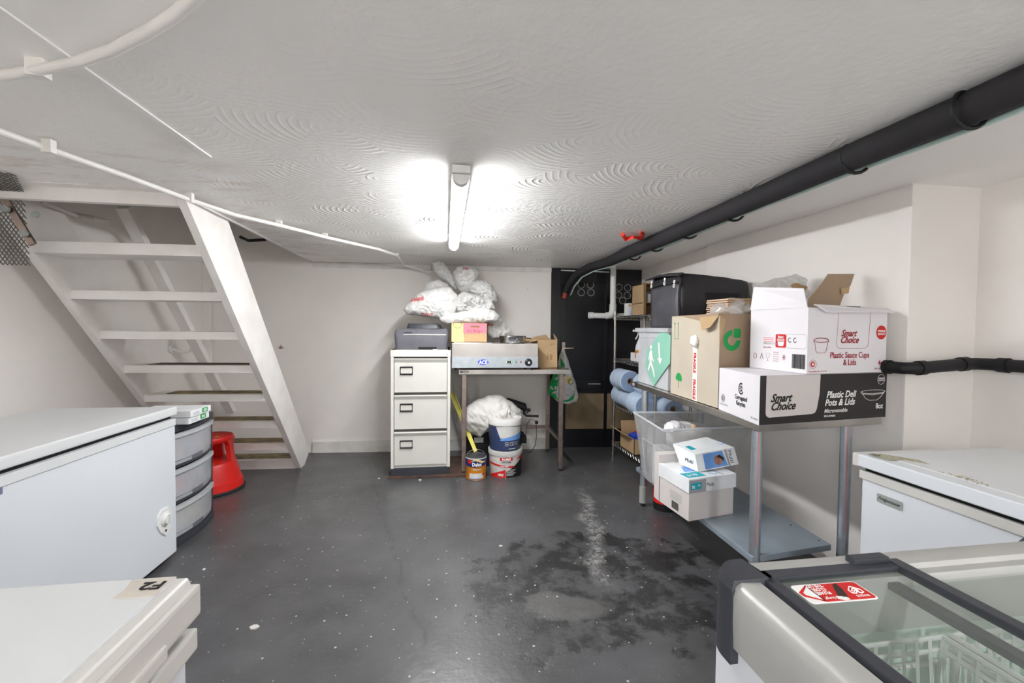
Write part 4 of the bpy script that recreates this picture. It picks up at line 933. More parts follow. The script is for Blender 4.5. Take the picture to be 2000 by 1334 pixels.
# pan
r = thing('frying_pan', 'small shallow stainless steel pan on the hotplate', 'pan', (.53, 3.62, 1.098))
pc = at(1001, 665, y=3.60); pc.z = 1.099
MB().lathe([(0, 0), (.105, 0), (.112, .006), (.114, .055), (.118, .060), (.114, .060), (.109, .055), (.107, .008), (0, .006)], pc, 40).build('pan_body', 'chrome', r, smooth=True)
for s in (-1, 1):
    MB().tube([pc+V((s*.110, -.02, .042)), pc+V((s*.15, -.035, .040)), pc+V((s*.16, .0, .036)), pc+V((s*.150, .03, .040)), pc+V((s*.11, .025, .042))], .004, 8).build('pan_handle', 'black_rubber', r, smooth=True)
# pink printed carton
r = thing('food_carton', 'small cardboard carton with a pink printed panel under the carrier bags', 'carton', (.15, 3.72, 1.104), math.radians(-2))
A = V((.030, 3.60, 1.106)); cw, ch_ = .298, .158
b = MB(); b.box(A, A+V((cw, .20, ch_)), .003); bd = b.build('carton_body', 'cardboard', r)
CF = Fr(A, (1, 0, 0), (0, 0, 1))
patch('yellow_panel', CF, [(.002, .0), (.105, .0), (.100, .155), (.002, .155)], 'print_yellow', bd)
patch('pink_panel', CF, [(.098, .070), (cw-.004, .076), (cw-.004, .157), (.098, .157)], 'print_pink', bd, .0012)
text('carton_text', '32 x 32.5g e', CF, .13, .082, .032, 'print_ink', bd, lift=.002, sx=.8)
patch('carton_mark', CF, [(.16, .122), (.235, .122), (.235, .136), (.16, .136)], 'cardboard_edge', bd, .002)
lines('ring_mark', CF, [circ(.050, .150, .034, 20)[:]+[(.084, .150)]], .003, 'print_ink', bd)
# plain cardboard box at right of the table
r = thing('cardboard_box', 'open plain brown cardboard box at the right end of the steel table', 'box', (.87, 3.75, .878), math.radians(-3))
A, B_ = at(1051, 711, y=3.68), at(1093, 711, y=3.68); z0 = .879; z1 = 1.125
bx0, bx1, by0, by1 = .775, .955, 3.63, 3.93
b = MB()
for p, q in (((bx0, by0), (bx1, by0+.005)), ((bx0, by1-.005), (bx1, by1)), ((bx0, by0), (bx0+.005, by1)), ((bx1-.005, by0), (bx1, by1))): b.box((*p, z0), (*q, z1))
b.box((bx0, by0, z0), (bx1, by1, z0+.005)); bd = b.build('carton_body', 'cardboard', r)
b = MB(); b.poly([(bx0, by1, z1), (bx0, by0, z1), (bx0-.10, by0+.02, z1-.03), (bx0-.11, by1-.02, z1+.01)], .004); b.poly([(bx1, by0+.01, z1), (bx1, by0+.12, z1), (bx1-.02, by0+.08, z1+.05)], .004); b.poly([(bx0, by1, z1), (bx1, by1, z1), (bx1-.03, by1+.03, z1+.04), (bx0+.04, by1+.03, z1+.02)], .004)
b.build('flap', 'cardboard', r)
BF = Fr((bx0, by0, z0), (1, 0, 0), (0, 0, 1))
for k in range(4): patch('stamp_row', BF, [(.085, .075+k*.012), (.10, .075+k*.012), (.10, .082+k*.012), (.085, .082+k*.012)], 'cardboard_edge', bd)
for k in range(2): patch('stamp_bar', BF, [(.11+k*.014, .072), (.118+k*.014, .072), (.118+k*.014, .12), (.11+k*.014, .12)], 'cardboard_edge', bd)
text('stamp_text', 'AIM', BF, .11, .20, .022, 'cardboard_edge', bd); patch('blue_dot', BF, circ(.165, .185, .005, 12), 'print_sky', bd)
b = MB(); b.tube([V((.755, 3.60, 1.10)), V((.765, 3.57, 1.02)), V((.762, 3.60, .93)), V((.775, 3.60, .882)), V((.79, 3.585, .882))], .0045, 8)
tag(b.build('power_cord', 'black_rubber', smooth=True), 'black power cord looping down behind the right end of the hotplate', 'cord')

# carrier bags piled up
def px(y, *p): return [at(a, c_, y=y) for a, c_ in p]
grp = 'white carrier bags piled over the printer'
def bag(label, y, T, P, seed, m='poly_bag', fold=.013, freq=14, loc=None):
    pts = px(y, *P); z = min(p.z for p in pts); c = sum(pts, V())/len(pts)
    r = thing('carrier_bag', label, 'carrier bag', (c.x, y, z), 0, grp)
    return r, bagshape('bag_body', pts, y, T, m, r, seed, fold, freq=freq)
r, b1 = bag('white carrier bag slumped over the printer with red lettering facing out, leftmost of the pile', 3.72, .075, [(786, 607), (800, 588), (822, 570), (850, 562), (880, 560), (897, 580), (893, 605), (880, 624), (850, 622), (820, 616), (795, 614)], 3)
q = at(801, 588, y=3.60); text_on('bag_lettering', 'Iceland', b1, q.x-.004, q.z, .055, 'print_red', r, 3.3, rot=.12, sx=.72)
q = at(820, 617, y=3.60); text_on('bag_lettering', "'DO IT", b1, q.x, q.z, .040, 'print_red', r, 3.3, rot=-.03, sx=.9)
r, b2 = bag('long flat white carrier bag folded over the pink carton, lowest of the pile', 3.68, .055, [(856, 622), (880, 612), (915, 606), (945, 598), (965, 606), (977, 618), (972, 626), (945, 630), (910, 632), (872, 633), (862, 629)], 7)
q = at(961, 600, y=3.62); text_on('bag_lettering', 'Ice', b2, q.x, q.z, .035, 'print_red', r, 3.3, rot=-.6)
r, b3 = bag('white carrier bag puffed up at the top right of the pile with red lettering', 3.86, .09, [(884, 545), (886, 528), (896, 519), (915, 518), (930, 523), (938, 532), (932, 545), (925, 560), (918, 572), (905, 578), (896, 568), (889, 557)], 12, 'poly_bag_grey')
q = at(904, 526, y=3.78); text_on('bag_lettering', 'Ice', b3, q.x, q.z, .040, 'print_red', r, 3.3, rot=-.08)
bag('white carrier bag twisted into a tall knot touching the ceiling stud', 3.90, .06, [(845, 514), (853, 510), (866, 512), (878, 525), (888, 545), (896, 566), (886, 566), (870, 548), (858, 542), (850, 532)], 21, 'poly_bag_grey', .018)
r, b5 = bag('crumpled white carrier bag between the knotted bag and the printer', 3.88, .07, [(824, 572), (829, 556), (840, 547), (855, 546), (872, 553), (880, 562), (868, 570), (845, 574)], 31)
q = at(843, 566, y=3.80); text_on('bag_lettering', 'w', b5, q.x, q.z, .03, 'print_red', r, 3.3)
bag('scrunched grey-white carrier bag on the right shoulder of the pile', 3.82, .09, [(918, 556), (930, 546), (948, 548), (962, 556), (970, 572), (972, 588), (960, 594), (940, 590), (925, 582), (916, 570)], 41, 'poly_bag_grey', .02, 18)
bag('tightly wrinkled carrier bag in the middle of the pile', 3.72, .07, [(888, 596), (894, 576), (905, 570), (925, 574), (945, 582), (962, 588), (968, 604), (950, 608), (925, 606), (905, 610), (892, 608)], 52, 'poly_bag_grey', .024, 22)
r, b8 = bag('white carrier bag hanging down behind the pan from the pile', 3.86, .05, [(946, 626), (975, 618), (985, 632), (1000, 645), (1006, 655), (990, 660), (965, 663), (952, 655), (948, 640)], 63, 'poly_bag_grey')
q = at(952, 636, y=3.80); text_on('bag_lettering', 'Ice', b8, q.x, q.z, .045, 'print_red', r, 3.3, rot=-.05)

# under the table: paint, buckets, sheet, machine
def bucket(name, label, c, r0, r1, h, m, lidm, rimz=.03):
    r = thing(name, label, 'bucket', c); c = V(c)
    bd = MB().lathe([(0, 0), (r0, 0), (r0+.002, .004), (r1, h-rimz), (r1, h-rimz)], c, 40).build('bucket_body', m, r, smooth=True)
    MB().lathe([(r1, h-rimz-.006), (r1+.006, h-rimz-.004), (r1+.007, h-.004), (r1+.004, h), (r1-.006, h), (r1-.010, h-.008), (0, h-.008)], c, 40).build('lid', lidm, r, smooth=True)
    return r, bd
def cylpatch(name, c, r0, r1, h, a0, a1, z0, z1, m, parent, n=14, off=.0012, pts=None):
    h = {.222: .187, .255: .21}.get(h, h); r0 = r0+.002 if h != .18 else r0; off += .001
    """printed label following the bucket wall: angles in degrees, 0 = facing the viewer, + to the right"""
    b = MB(); c = V(c)
    def P(a, z, o): 
        R = r0+(r1-r0)*z/h+o; t = math.radians(a)-PI/2; return c+V((R*math.cos(t), R*math.sin(t), z))
    if pts is None: pts = lambda k: (a0+(a1-a0)*k, z0, z1)
    for k in range(n):
        a, za, zb = pts(k/n); a2, zc_, zd = pts((k+1)/n)
        if zb-za < 1e-5 and zd-zc_ < 1e-5: continue
        b.hexa([P(a, za, off-.001), P(a2, zc_, off-.001), P(a2, zc_, off), P(a, za, off), P(a, zb, off-.001), P(a2, zd, off-.001), P(a2, zd, off), P(a, zb, off)])
    return b.build(name, m, parent)
def cyltext(name, st, c, R, a, z, size, m, parent, sx=1, bold=.0004, shear=0):
    cu = bpy.data.curves.new('t', 'FONT'); cu.body = st; cu.size = size; cu.shear = shear; cu.offset = bold; cu.resolution_u = 2; cu.align_x = 'CENTER'
    ob = bpy.data.objects.new('t', cu); tm = bpy.data.meshes.new_from_object(ob); bpy.data.objects.remove(ob)
    bm = bmesh.new(); bm.from_mesh(tm); c = V(c)
    for v in bm.verts:
        t = v.co.x*sx/R+math.radians(a)-PI/2; v.co = c+V((R*math.cos(t), R*math.sin(t), z+v.co.y))
    o2 = MB(); o2.bm.free(); o2.bm = bm; return o2.build(name, m, parent)
# red and white tub (lower)
c = V((.484, 3.52, 0)); r, bd = bucket('paint_tub', 'white and red filler tub with grey lid on the floor under the steel table', c, .128, .138, .222, 'bucket_white', 'bucket_grey', .035)
cylpatch('red_band', c, .128, .138, .222, -78, 90, 0, 0, 'print_red', bd, pts=lambda k: (-78+110*k, .112-.03*k, .126-.028*k))
cylpatch('black_area', c, .128, .138, .222, 0, 80, 0, 0, 'print_ink', bd, pts=lambda k: (-4+84*k, .004, .055+.125*k))
cylpatch('red_corner', c, .128, .138, .222, -70, 0, 0, 0, 'print_red', bd, pts=lambda k: (-70+64*k, .004, .020+.055*k), off=.0014)
cylpatch('red_flash', c, .128, .138, .222, 0, 40, 0, 0, 'print_red', bd, pts=lambda k: (34+30*k, .150, .152+.03*k), off=.002)
cylpatch('name_plate', c, .128, .138, .222, -26, 18, .148, .172, 'print_red', bd, off=.002)
cyltext('label_text', 'TOUPRET', c, .1435, -4, .152, .021, 'print_white', bd, .8, .0012)
cyltext('label_text', 'JOINT & SKIM', c, .1415, -4, .130, .015, 'print_ink', bd, .85)
cyltext('label_text', 'READY MIXED', c, .1405, -10, .098, .012, 'print_white', bd, .9)
cyltext('label_text', '10KG', c, .1375, -24, .022, .026, 'print_white', bd, .8, .001)
for k in range(6): cylpatch('small_print', c, .128, .138, .222, -2, 22+(k % 3)*5, .024+k*.009, .027+k*.009, 'bucket_white', bd, off=.002)
# blue bucket (upper)
c2 = V((.478, 3.53, .222)); r, bd = bucket('paint_bucket', 'navy blue paint bucket stacked on the filler tub', c2, .124, .136, .255, 'navy_bucket', 'bucket_white', .045)
cylpatch('label_white', c2, .124, .136, .255, 0, 0, 0, 0, 'bucket_white', bd, pts=lambda k: (-40+118*k, .105 if k > .14 else .105+.1*(1-k/.14), .206))
cylpatch('blue_flash', c2, .124, .136, .255, 0, 0, 0, 0, 'print_sky', bd, pts=lambda k: (-22+92*k, .085, .10+.045*k), off=.0022)
for k in range(3):
    a = 2+k*20; cylpatch('icon_frame', c2, .124, .136, .255, a-8, a+7, .042, .072, 'bucket_white', bd, n=4, off=.002); cylpatch('icon_face', c2, .124, .136, .255, a-7, a+6, .045, .069, 'navy_bucket', bd, n=4, off=.003)
    cyltext('icon_text', ('20kg', '10L', 'mix')[k], c2, .1345, a, .052, .010, 'print_white', bd)
cylpatch('small_print', c2, .124, .136, .255, 8, 34, .014, .020, 'bucket_white', bd, off=.002)
MB().tube([c2+V((.137*math.cos(t), .137*math.sin(t), .22-.03*abs(math.cos(t))**.5)) for t in [PI+PI*k/16 for k in range(17)]], .0025, 6).build('handle', 'steel_legs', r, smooth=True)
# paint can
c3 = V((.232, 3.44, 0)); r = thing('paint_can', 'blue and orange paint can with wire handle in front of the steel table leg', 'paint can', c3)
bd = MB().lathe([(0, 0), (.080, 0), (.082, .004), (.082, .175), (.084, .178)], c3, 36).build('can_body', 'print_orange', r, smooth=True)
MB().lathe([(.084, .175), (.086, .184), (.083, .190), (.076, .188), (.072, .182), (.06, .180), (.02, .186), (0, .187)], c3, 36).build('can_lid', 'dark_grey', r, smooth=True)
MB().lathe([(.0835, .173), (.0865, .176), (.0865, .183), (.0835, .186)], c3, 36).build('can_rim', 'bucket_white', r, smooth=True)
MB().lathe([(.0822, .003), (.0842, .004), (.0842, .010), (.0822, .011)], c3, 36).build('base_rim', 'chrome', r, smooth=True)
cylpatch('label_blue', c3, .082, .082, .18, 0, 0, 0, 0, 'print_navy', bd, n=24, pts=lambda k: (-88+176*k, .112+.016*(abs(k-.45)*2)**2, .174))
cyltext('label_text', 'Dulux', c3, .0868, 2, .122, .040, 'print_white', bd, .8, .0016)
cylpatch('colour_swoosh', c3, .082, .082, .18, 0, 0, 0, 0, 'print_yellow', bd, n=16, pts=lambda k: (-30+84*k, .154+.010*math.sin(k*6), .158+.014*math.sin(k*PI)+.008*math.sin(k*6)), off=.002)
cylpatch('red_spot', c3, .082, .082, .18, -52, -30, .142, .170, 'print_red', bd, n=5, off=.002); cylpatch('violet_spot', c3, .082, .082, .18, 60, 82, .140, .170, 'purple', bd, n=5, off=.002)
cyltext('label_text', 'Easycare', c3, .0868, 2, .090, .020, 'bucket_white', bd, .9)
cylpatch('label_card', c3, .082, .082, .18, -40, 40, .022, .062, 'bucket_white', bd, n=10, off=.002); cylpatch('label_line', c3, .082, .082, .18, -36, 20, .018, .024, 'print_sky', bd, n=8, off=.003); cylpatch('red_mark', c3, .082, .082, .18, 30, 46, .050, .060, 'print_red', bd, n=4, off=.003)
MB().tube([c3+V((.086*math.cos(t), -.004, .165+.070*math.sin(t))) for t in [PI*k/16 for k in range(17)]], .0022, 6).build('wire_handle', 'steel_legs', r, smooth=True)
# black machine behind
r = thing('bench_machine', 'black machine with levers and ball knobs half hidden behind the paint buckets', 'machine', (.45, 3.80, 0))
MB().box((.17, 3.72, .0), (.62, 4.0, .20), .01).build('base', 'black_matt', r)
MB().box((.24, 3.72, .20), (.36, 3.92, .50), .008).build('upright', 'black_matt', r)
MB().box((.60, 3.74, 0), (.66, 3.90, .34), .006).build('side_post', 'black_matt', r)
MB().box((.60, 3.70, .20), (.70, 3.90, .26), .004).build('bracket', 'black_matt', r)
MB().box((.235, 3.712, .215), (.315, 3.72, .26)).build('rating_plate', 'bucket_grey', r)
MB().tube([(.38, 3.86, .52), (.56, 3.86, .53), (.70, 3.85, .50), (.72, 3.83, .44)], [.05, .05, .035, .02], 14).build('arm', 'black_matt', r, smooth=True)
lv = MB().tube([at(1022, 805, y=3.80), at(1028, 812, y=3.8), at(1052, 813, y=3.78)], [.012, .010, .012], 10).build('lever', 'black_gloss', r, smooth=True)
MB().tube([at(1022, 810, y=3.80), at(1032, 801, y=3.79)], .007, 8).build('lever', 'steel_legs', r, smooth=True)
for p in ((1033, 801), (1048, 825)):
    b = MB(); bmesh.ops.create_icosphere(b.bm, subdivisions=3, radius=.017); 
    b.bm.transform(Matrix.Translation(at(*p, y=3.78))); b.build('ball_knob', 'black_gloss', r, smooth='all')
MB().tube([at(1026, 816, y=3.8), at(1038, 818, y=3.79), at(1048, 825, y=3.78)], .006, 8).build('lever', 'steel_legs', r, smooth=True)
MB().tube([at(1047, 828, y=3.78), at(1048, 850, y=3.78), at(1046, 868, y=3.80), at(1037, 884, y=3.85), at(1030, 884, y=3.88)], .003, 6).build('cable', 'black_rubber', r, smooth=True)
MB().tube([at(1036, 818, y=3.79), at(1029, 830, y=3.8), at(1027, 850, y=3.8), at(1028, 868, y=3.82)], .003, 6).build('cable', 'black_rubber', r, smooth=True)
# cloth over it
r = thing('dust_sheet', 'crumpled white plastic sheet draped over the paint bucket and machine', 'sheet', (.37, 3.66, .42))
bagshape('sheet_fold', px(3.68, (899, 815), (908, 797), (930, 782), (955, 772), (978, 771), (1000, 785), (1017, 800), (1021, 815), (1008, 832), (985, 834), (965, 838), (945, 845), (936, 855), (920, 845), (903, 836)), 3.68, .13, 'dust_sheet', r, 5, .018, freq=8)
bagshape('inner_fold', px(3.58, (958, 812), (975, 800), (990, 792), (1003, 802), (1012, 815), (1008, 828), (1000, 838), (980, 832), (965, 825)), 3.545, .05, 'dust_sheet', r, 15, .024, freq=20)
# yellow strip leaning
b = MB(); b.bar((.235, 3.53, .19), (.03, 3.95, .62), .028, .006, up=(0, 1, 0)); b.bar((.245, 3.535, .19), (.055, 3.96, .64), .010, .012, up=(0, 1, 0))
tag(b.build('spirit_level', 'yellow'), 'thin yellow strip leaning behind the paint can beside the filing cabinet', 'strip')

# bag hanging on the door handle
r = thing('carrier_bag', 'green and grey carrier bag hanging from the black door handle', 'carrier bag', (1.17, 4.02, .42))
pp = px(3.98, (1094, 690), (1100, 678), (1105, 690), (1114, 718), (1124, 750), (1130, 772), (1127, 785), (1112, 790), (1092, 786), (1079, 776), (1074, 762), (1080, 738), (1088, 715))
hb = bagshape('bag_body', pp, 3.98, .075, 'poly_bag_grey', r, 77, .014)
for P, m_ in (([(1076, 766), (1092, 720), (1094, 745), (1090, 772), (1096, 785), (1082, 778)], 'print_green'), ([(1100, 700), (1106, 712), (1107, 735), (1098, 742)], 'print_green'), ([(1114, 784), (1128, 770), (1126, 783), (1112, 789), (1098, 787)], 'print_green'), ([(1106, 735), (1118, 738), (1120, 752), (1108, 750)], 'print_yellow')):
    me = hb.data; T = bvh_co(hb); bv = BVHTree.FromPolygons(T, [p.vertices[:] for p in me.polygons]); b = MB()
    q = px(3.85, *P); vs = [b.bm.verts.new(v) for v in q]; f = b.bm.faces.new(vs); bmesh.ops.triangulate(b.bm, faces=[f]); bmesh.ops.subdivide_edges(b.bm, edges=b.bm.edges[:], cuts=5, use_grid_fill=True)
    for v in b.bm.verts:
        h = bv.ray_cast(V((v.co.x, 3.5, v.co.z)), V((0, 1, 0))); v.co.y = h[0].y-.003 if h[0] is not None else 3.98
    b.build('bag_print', m_, r)
b = MB(); s0 = at(1115, 746, y=3.88)
for k in range(10):
    t = 2*PI*k/10; b.tube([s0+V((.022*math.cos(t), 0, .022*math.sin(t))), s0+V((.032*math.cos(t), 0, .032*math.sin(t)))], .0016, 4)
b.tube([s0+V((.020*math.cos(k*PI/10), 0, .020*math.sin(k*PI/10))) for k in range(20)], .0016, 4, closed=True); b.build('sun_print', 'print_ink', r)
b = MB(); h0 = at(1100, 682, y=4.12); b.tube([at(1096, 700, y=4.0), at(1098, 688, y=4.06), h0, at(1103, 690, y=4.06), at(1106, 702, y=4.0)], [.012, .008, .006, .008, .012], 8); b.build('bag_handle', 'poly_bag_grey', r, smooth=True)

# plaster crumbs along the skirting and floor litter
for i, (px_, py_, s) in enumerate(((497, 1226, .018), (265, 1315, .006), (978, 1067, .010), (398, 1113, .010), (770, 932, .012), (740, 935, .010), (820, 938, .014))):
    p = at(px_, py_, z=0); b = MB(); random.seed(i)
    pts = [(p.x+s*random.uniform(.5, 1.2)*math.cos(k*PI/3), p.y+s*random.uniform(.5, 1.2)*math.sin(k*PI/3)) for k in range(6)]
    b.prism(pts, 0.0002, .003+s*.15); tag(b.build('floor_scrap', 'plaster_crumb'), ('torn white paper scrap on the floor, largest, left of the middle', 'tiny white crumb at the bottom left of the floor', 'white crumb in the middle of the floor', 'white crumb on the floor beside the long freezer', 'flake of white paint left of the filing cabinet foot', 'white crumb further left of the filing cabinet foot', 'white paint flake in front of the filing cabinet')[i], 'scrap')

# ================================================================ WIRE RACK IN THE CORNER
def tri(p, q, n, h):   # zig-zag truss edge of a wire shelf
    p, q = V(p), V(q); return [p.lerp(q, k/n)+V((0, 0, -h if k % 2 else 0)) for k in range(n+1)]
rx0, rx1, ry0, ry1 = 1.60, 1.90, 3.09, 3.92
r = thing('wire_rack', 'chrome wire shelving rack in the dark corner beside the black door', 'shelving', (1.75, 3.5, 0))
for x, y in ((rx0, ry0), (rx0, ry1), (rx1, ry0), (rx1, ry1)):
    MB().tube([(x, y, 0), (x, y, 1.40)], .0125, 14).build('post', 'steel', r, smooth=True)
for z in (.13, .50, .94, 1.345):
    b = MB()
    for A, B_ in (((rx0, ry0, z), (rx0, ry1, z)), ((rx1, ry0, z), (rx1, ry1, z)), ((rx0, ry0, z), (rx1, ry0, z)), ((rx0, ry1, z), (rx1, ry1, z))):
        n = int((V(B_)-V(A)).length/.028); n += n % 2
        b.tube([A, B_], .0035, 6); A2, B2 = V(A)-V((0, 0, .028)), V(B_)-V((0, 0, .028)); b.tube([A2, B2], .0035, 6); b.tube(tri(A, B_, n, .028), .0022, 4)
    for k in range(1, 26): y = ry0+(ry1-ry0)*k/26; b.tube([(rx0, y, z), (rx1, y, z)], .0022, 4)
    for x in (rx0+.1, rx0+.2): b.tube([(x, ry0, z-.004), (x, ry1, z-.004)], .003, 4)
    for x, y in ((rx0, ry0), (rx0, ry1), (rx1, ry0), (rx1, ry1)): b.tube([(x, y, z-.035), (x, y, z+.008)], .018, 12)
    b.build('wire_shelf', 'steel', r)
def simplebox(name, label, cat, a, b_, m, rotz=0, grp=None, bev=.002):
    a, b_ = V(a), V(b_); c = (a+b_)/2; r = thing(name, label, cat, (c.x, c.y, a.z), rotz, grp)
    k = MB(); k.box(a, b_, bev); k.bm.transform(Matrix.Translation((c.x, c.y, 0)) @ Matrix.Rotation(rotz, 4, 'Z') @ Matrix.Translation((-c.x, -c.y, 0)))
    bd = k.build('carton_body', m, r); return r, bd
# blue paper rolls
random.seed(9); G = 'blue paper rolls on the wire rack'
def roll(c, ang, label, R=.092, Ln=.20):
    c = V(c); u = V((math.sin(ang), math.cos(ang), 0)); r = thing('paper_roll', label, 'paper roll', (c.x, c.y, c.z-R), -ang, G)
    MB().lathe([(.030, 0), (R-.004, 0), (R, .004), (R, Ln-.004), (R-.004, Ln), (.030, Ln)], c-u*Ln/2, 32, axis=u).build('paper', 'blue_roll', r, smooth=True)
    MB().lathe([(.022, .0), (.028, -.001), (.028, Ln), (.022, Ln), (.022, 0)], c-u*Ln/2, 20, axis=u).build('core', 'cardboard_brown', r, smooth=True)
    MB().lathe([(.030, -.0012), (R-.006, -.0012), (R-.006, .0005), (.030, .0005)], c-u*Ln/2, 32, axis=u).build('roll_end', 'blue_roll_end', r)
zr = .503+.093
roll((1.655, 3.81, zr), 0, 'blue paper roll on the lower row of the wire rack, farthest and half hidden')
roll((1.640, 3.585, zr), .05, 'blue paper roll on the lower row of the wire rack, next to the farthest')
roll((1.595, 3.33, zr), .02, 'blue paper roll at the front left of the lower row')
roll((1.76, 3.20, zr), 0, 'blue paper roll with an open core facing out between the table legs', R=.075)
roll((1.865, 3.40, zr), 0, 'blue paper roll with an open core nearest the right wall', R=.075)
roll((1.575, 3.62, zr+.175), 0, 'blue paper roll on top of the stack, left of two', Ln=.25)
roll((1.66, 3.33, zr+.165), 0, 'blue paper roll on top of the stack, tucked behind the steel table corner', Ln=.22)
simplebox('paper_carton', 'flat white carton on the wire rack behind the blue rolls', 'carton', (1.62, 3.30, .945), (1.88, 3.60, 1.02), 'card_white')
# top of rack
r, bd = simplebox('glove_box', 'blue and white glove carton at the far end of the top rack shelf', 'carton', (1.63, 3.70, 1.348), (1.77, 3.78, 1.465), 'envelope_white')
f = Fr((1.63, 3.70, 1.348), (1, 0, 0), (0, 0, 1)); patch('blue_print', f, [(.02, .0), (.13, .0), (.135, .05), (.09, .07), (.06, .04), (.04, .10), (.02, .09)], 'glove_blue', bd); patch('orange_print', f, [(.01, .085), (.03, .085), (.03, .105), (.01, .105)], 'print_orange', bd)
r = thing('open_carton', 'open brown carton standing on its side on the top rack shelf', 'carton', (1.76, 3.52, 1.348))
b = MB(); X0_, X1_, Z0_, Z1_ = 1.665, 1.90, 1.348, 1.62
b.box((X0_, 3.42, Z0_), (X1_, 3.69, Z0_+.005)); b.box((X0_, 3.42, Z1_-.005), (X1_, 3.69, Z1_)); b.box((X0_, 3.42, Z0_), (X0_+.005, 3.69, Z1_)); b.box((X1_-.005, 3.42, Z0_), (X1_, 3.69, Z1_)); b.box((X0_, 3.685, Z0_), (X1_, 3.69, Z1_)); b.box((X0_, 3.42, 1.452), (X1_, 3.69, 1.457))
b.build('carton_body', 'cardboard', r)
b = MB(); b.poly([(X0_, 3.42, Z0_), (X0_, 3.42, Z1_+.005), (X0_-.055, 3.36, Z1_), (X0_-.05, 3.36, Z0_+.01)], .004); b.build('flap', 'cardboard', r)
b = MB(); b.poly([(X0_+.01, 3.415, Z0_+.004), (X1_-.02, 3.415, Z0_+.004), (X1_-.03, 3.33, Z0_-.05), (X0_-.0, 3.33, Z0_-.045)], .004); b.build('flap', 'cardboard_pale', r)
f = Fr((X0_-.052, 3.36, Z0_), (.055, .06, 0), (0, 0, 1)); patch('stamp', f, [(.02, .04), (.06, .04), (.06, .10), (.02, .10)], 'cardboard_edge', r)
r, bd = simplebox('small_carton', 'small white and purple carton inside the open brown carton', 'carton', (1.70, 3.45, 1.459), (1.80, 3.58, 1.545), 'envelope_white')
f = Fr((1.70, 3.45, 1.459), (1, 0, 0), (0, 0, 1)); patch('purple_wave', f, [(.03, .0), (.098, .0), (.098, .055), (.07, .03), (.045, .012)], 'purple', bd); patch('purple_top', f, [(.0, .072), (.04, .072), (.04, .084), (.0, .084)], 'purple', bd)
simplebox('small_carton', 'plain white carton right of the purple one inside the open carton', 'carton', (1.81, 3.46, 1.459), (1.885, 3.58, 1.53), 'card_white')
# spray bottle and red carton on second shelf
c = V((1.665, 3.50, .945)); r = thing('spray_bottle', 'white trigger spray bottle with orange label on the wire rack', 'spray bottle', c)
MB().lathe([(0, 0), (.042, 0), (.045, .01), (.045, .10), (.040, .14), (.022, .19), (.015, .21), (.015, .235)], c, 28).build('bottle', 'bottle_white', r, smooth=True)
MB().lathe([(.046, .03), (.0462, .03), (.0462, .10), (.046, .10)], c, 28).build('label', 'amber', r, smooth=True)
b = MB(); b.box(c+V((-.02, -.014, .235)), c+V((.02, .014, .265)), .004); b.tube([c+V((-.015, 0, .262)), c+V((-.06, -.01, .268)), c+V((-.075, -.012, .268))], .010, 10); b.tube([c+V((-.022, 0, .245)), c+V((-.035, -.004, .215)), c+V((-.050, -.006, .195))], .006, 8); b.build('trigger_head', 'white_plastic', r, smooth=True)
r, bd = simplebox('red_carton', 'small red and black carton in front of the spray bottle', 'carton', (1.63, 3.36, .945), (1.76, 3.43, 1.0), 'print_red')
f = Fr((1.63, 3.36, .945), (1, 0, 0), (0, 0, 1)); patch('black_band', f, [(0, .030), (.129, .030), (.129, .055), (0, .055)], 'print_ink', bd)
# bottom shelf: open box of coloured packets
r = thing('open_carton', 'open brown carton with coloured packets on the bottom rack shelf', 'carton', (1.70, 3.62, .132))
b = MB(); q = ((1.60, 3.45), (1.86, 3.75)); z0, z1 = .134, .27
b.box((1.60, 3.45, z0), (1.86, 3.455, z1)); b.box((1.60, 3.745, z0), (1.86, 3.75, z1)); b.box((1.60, 3.45, z0), (1.605, 3.75, z1)); b.box((1.855, 3.45, z0), (1.86, 3.75, z1)); b.box((1.60, 3.45, z0), (1.86, 3.75, z0+.005)); b.build('carton_body', 'cardboard', r)
b = MB(); b.poly([(1.60, 3.47, z1), (1.60, 3.73, z1), (1.50, 3.74, z1+.06), (1.50, 3.50, z1+.05)], .004); b.build('flap', 'cardboard', r)
b = MB(); b.poly([(1.61, 3.75, z1), (1.85, 3.75, z1), (1.85, 3.77, z1+.10), (1.61, 3.77, z1+.10)], .004); b.build('flap', 'cardboard', r)
for k, (x, y, m_, nm) in enumerate(((1.64, 3.52, 'print_blue', 'blue'), (1.71, 3.60, 'print_red', 'red'), (1.78, 3.52, 'yellow', 'yellow'))):
    k_ = MB(); k_.box((x, y, .145), (x+.065, y+.10, .285), .006); k_.rot(.25*(k-1), (0, 1, 0), (x, y, .2))
    tag(k_.build('snack_packet', m_), nm+' packet poking out of the open carton on the bottom rack shelf', 'packet', 'coloured packets in the open carton')
# jerry can
p = at(1250, 880, y=3.22); zj = .134
r = thing('jerrycan', 'translucent white plastic jerrycan on the bottom rack shelf', 'jerrycan', (1.68, 3.2, zj))
lofty('can_body', [(1.60, 3.13, 1.80, 3.33, zj+.002), (1.595, 3.125, 1.805, 3.335, zj+.02), (1.595, 3.125, 1.805, 3.335, zj+.22), (1.63, 3.16, 1.77, 3.30, zj+.28), (1.67, 3.20, 1.73, 3.26, zj+.295)], 'milky', r, True)
MB().tube([(1.63, 3.15, zj+.25), (1.64, 3.18, zj+.30), (1.75, 3.20, zj+.31), (1.78, 3.22, zj+.27)], .010, 8).build('handle', 'milky', r, smooth=True)
MB().cyl((1.66, 3.17, zj+.29), (1.66, 3.17, zj+.315), .022).build('cap', 'white_plastic', r, smooth=True)

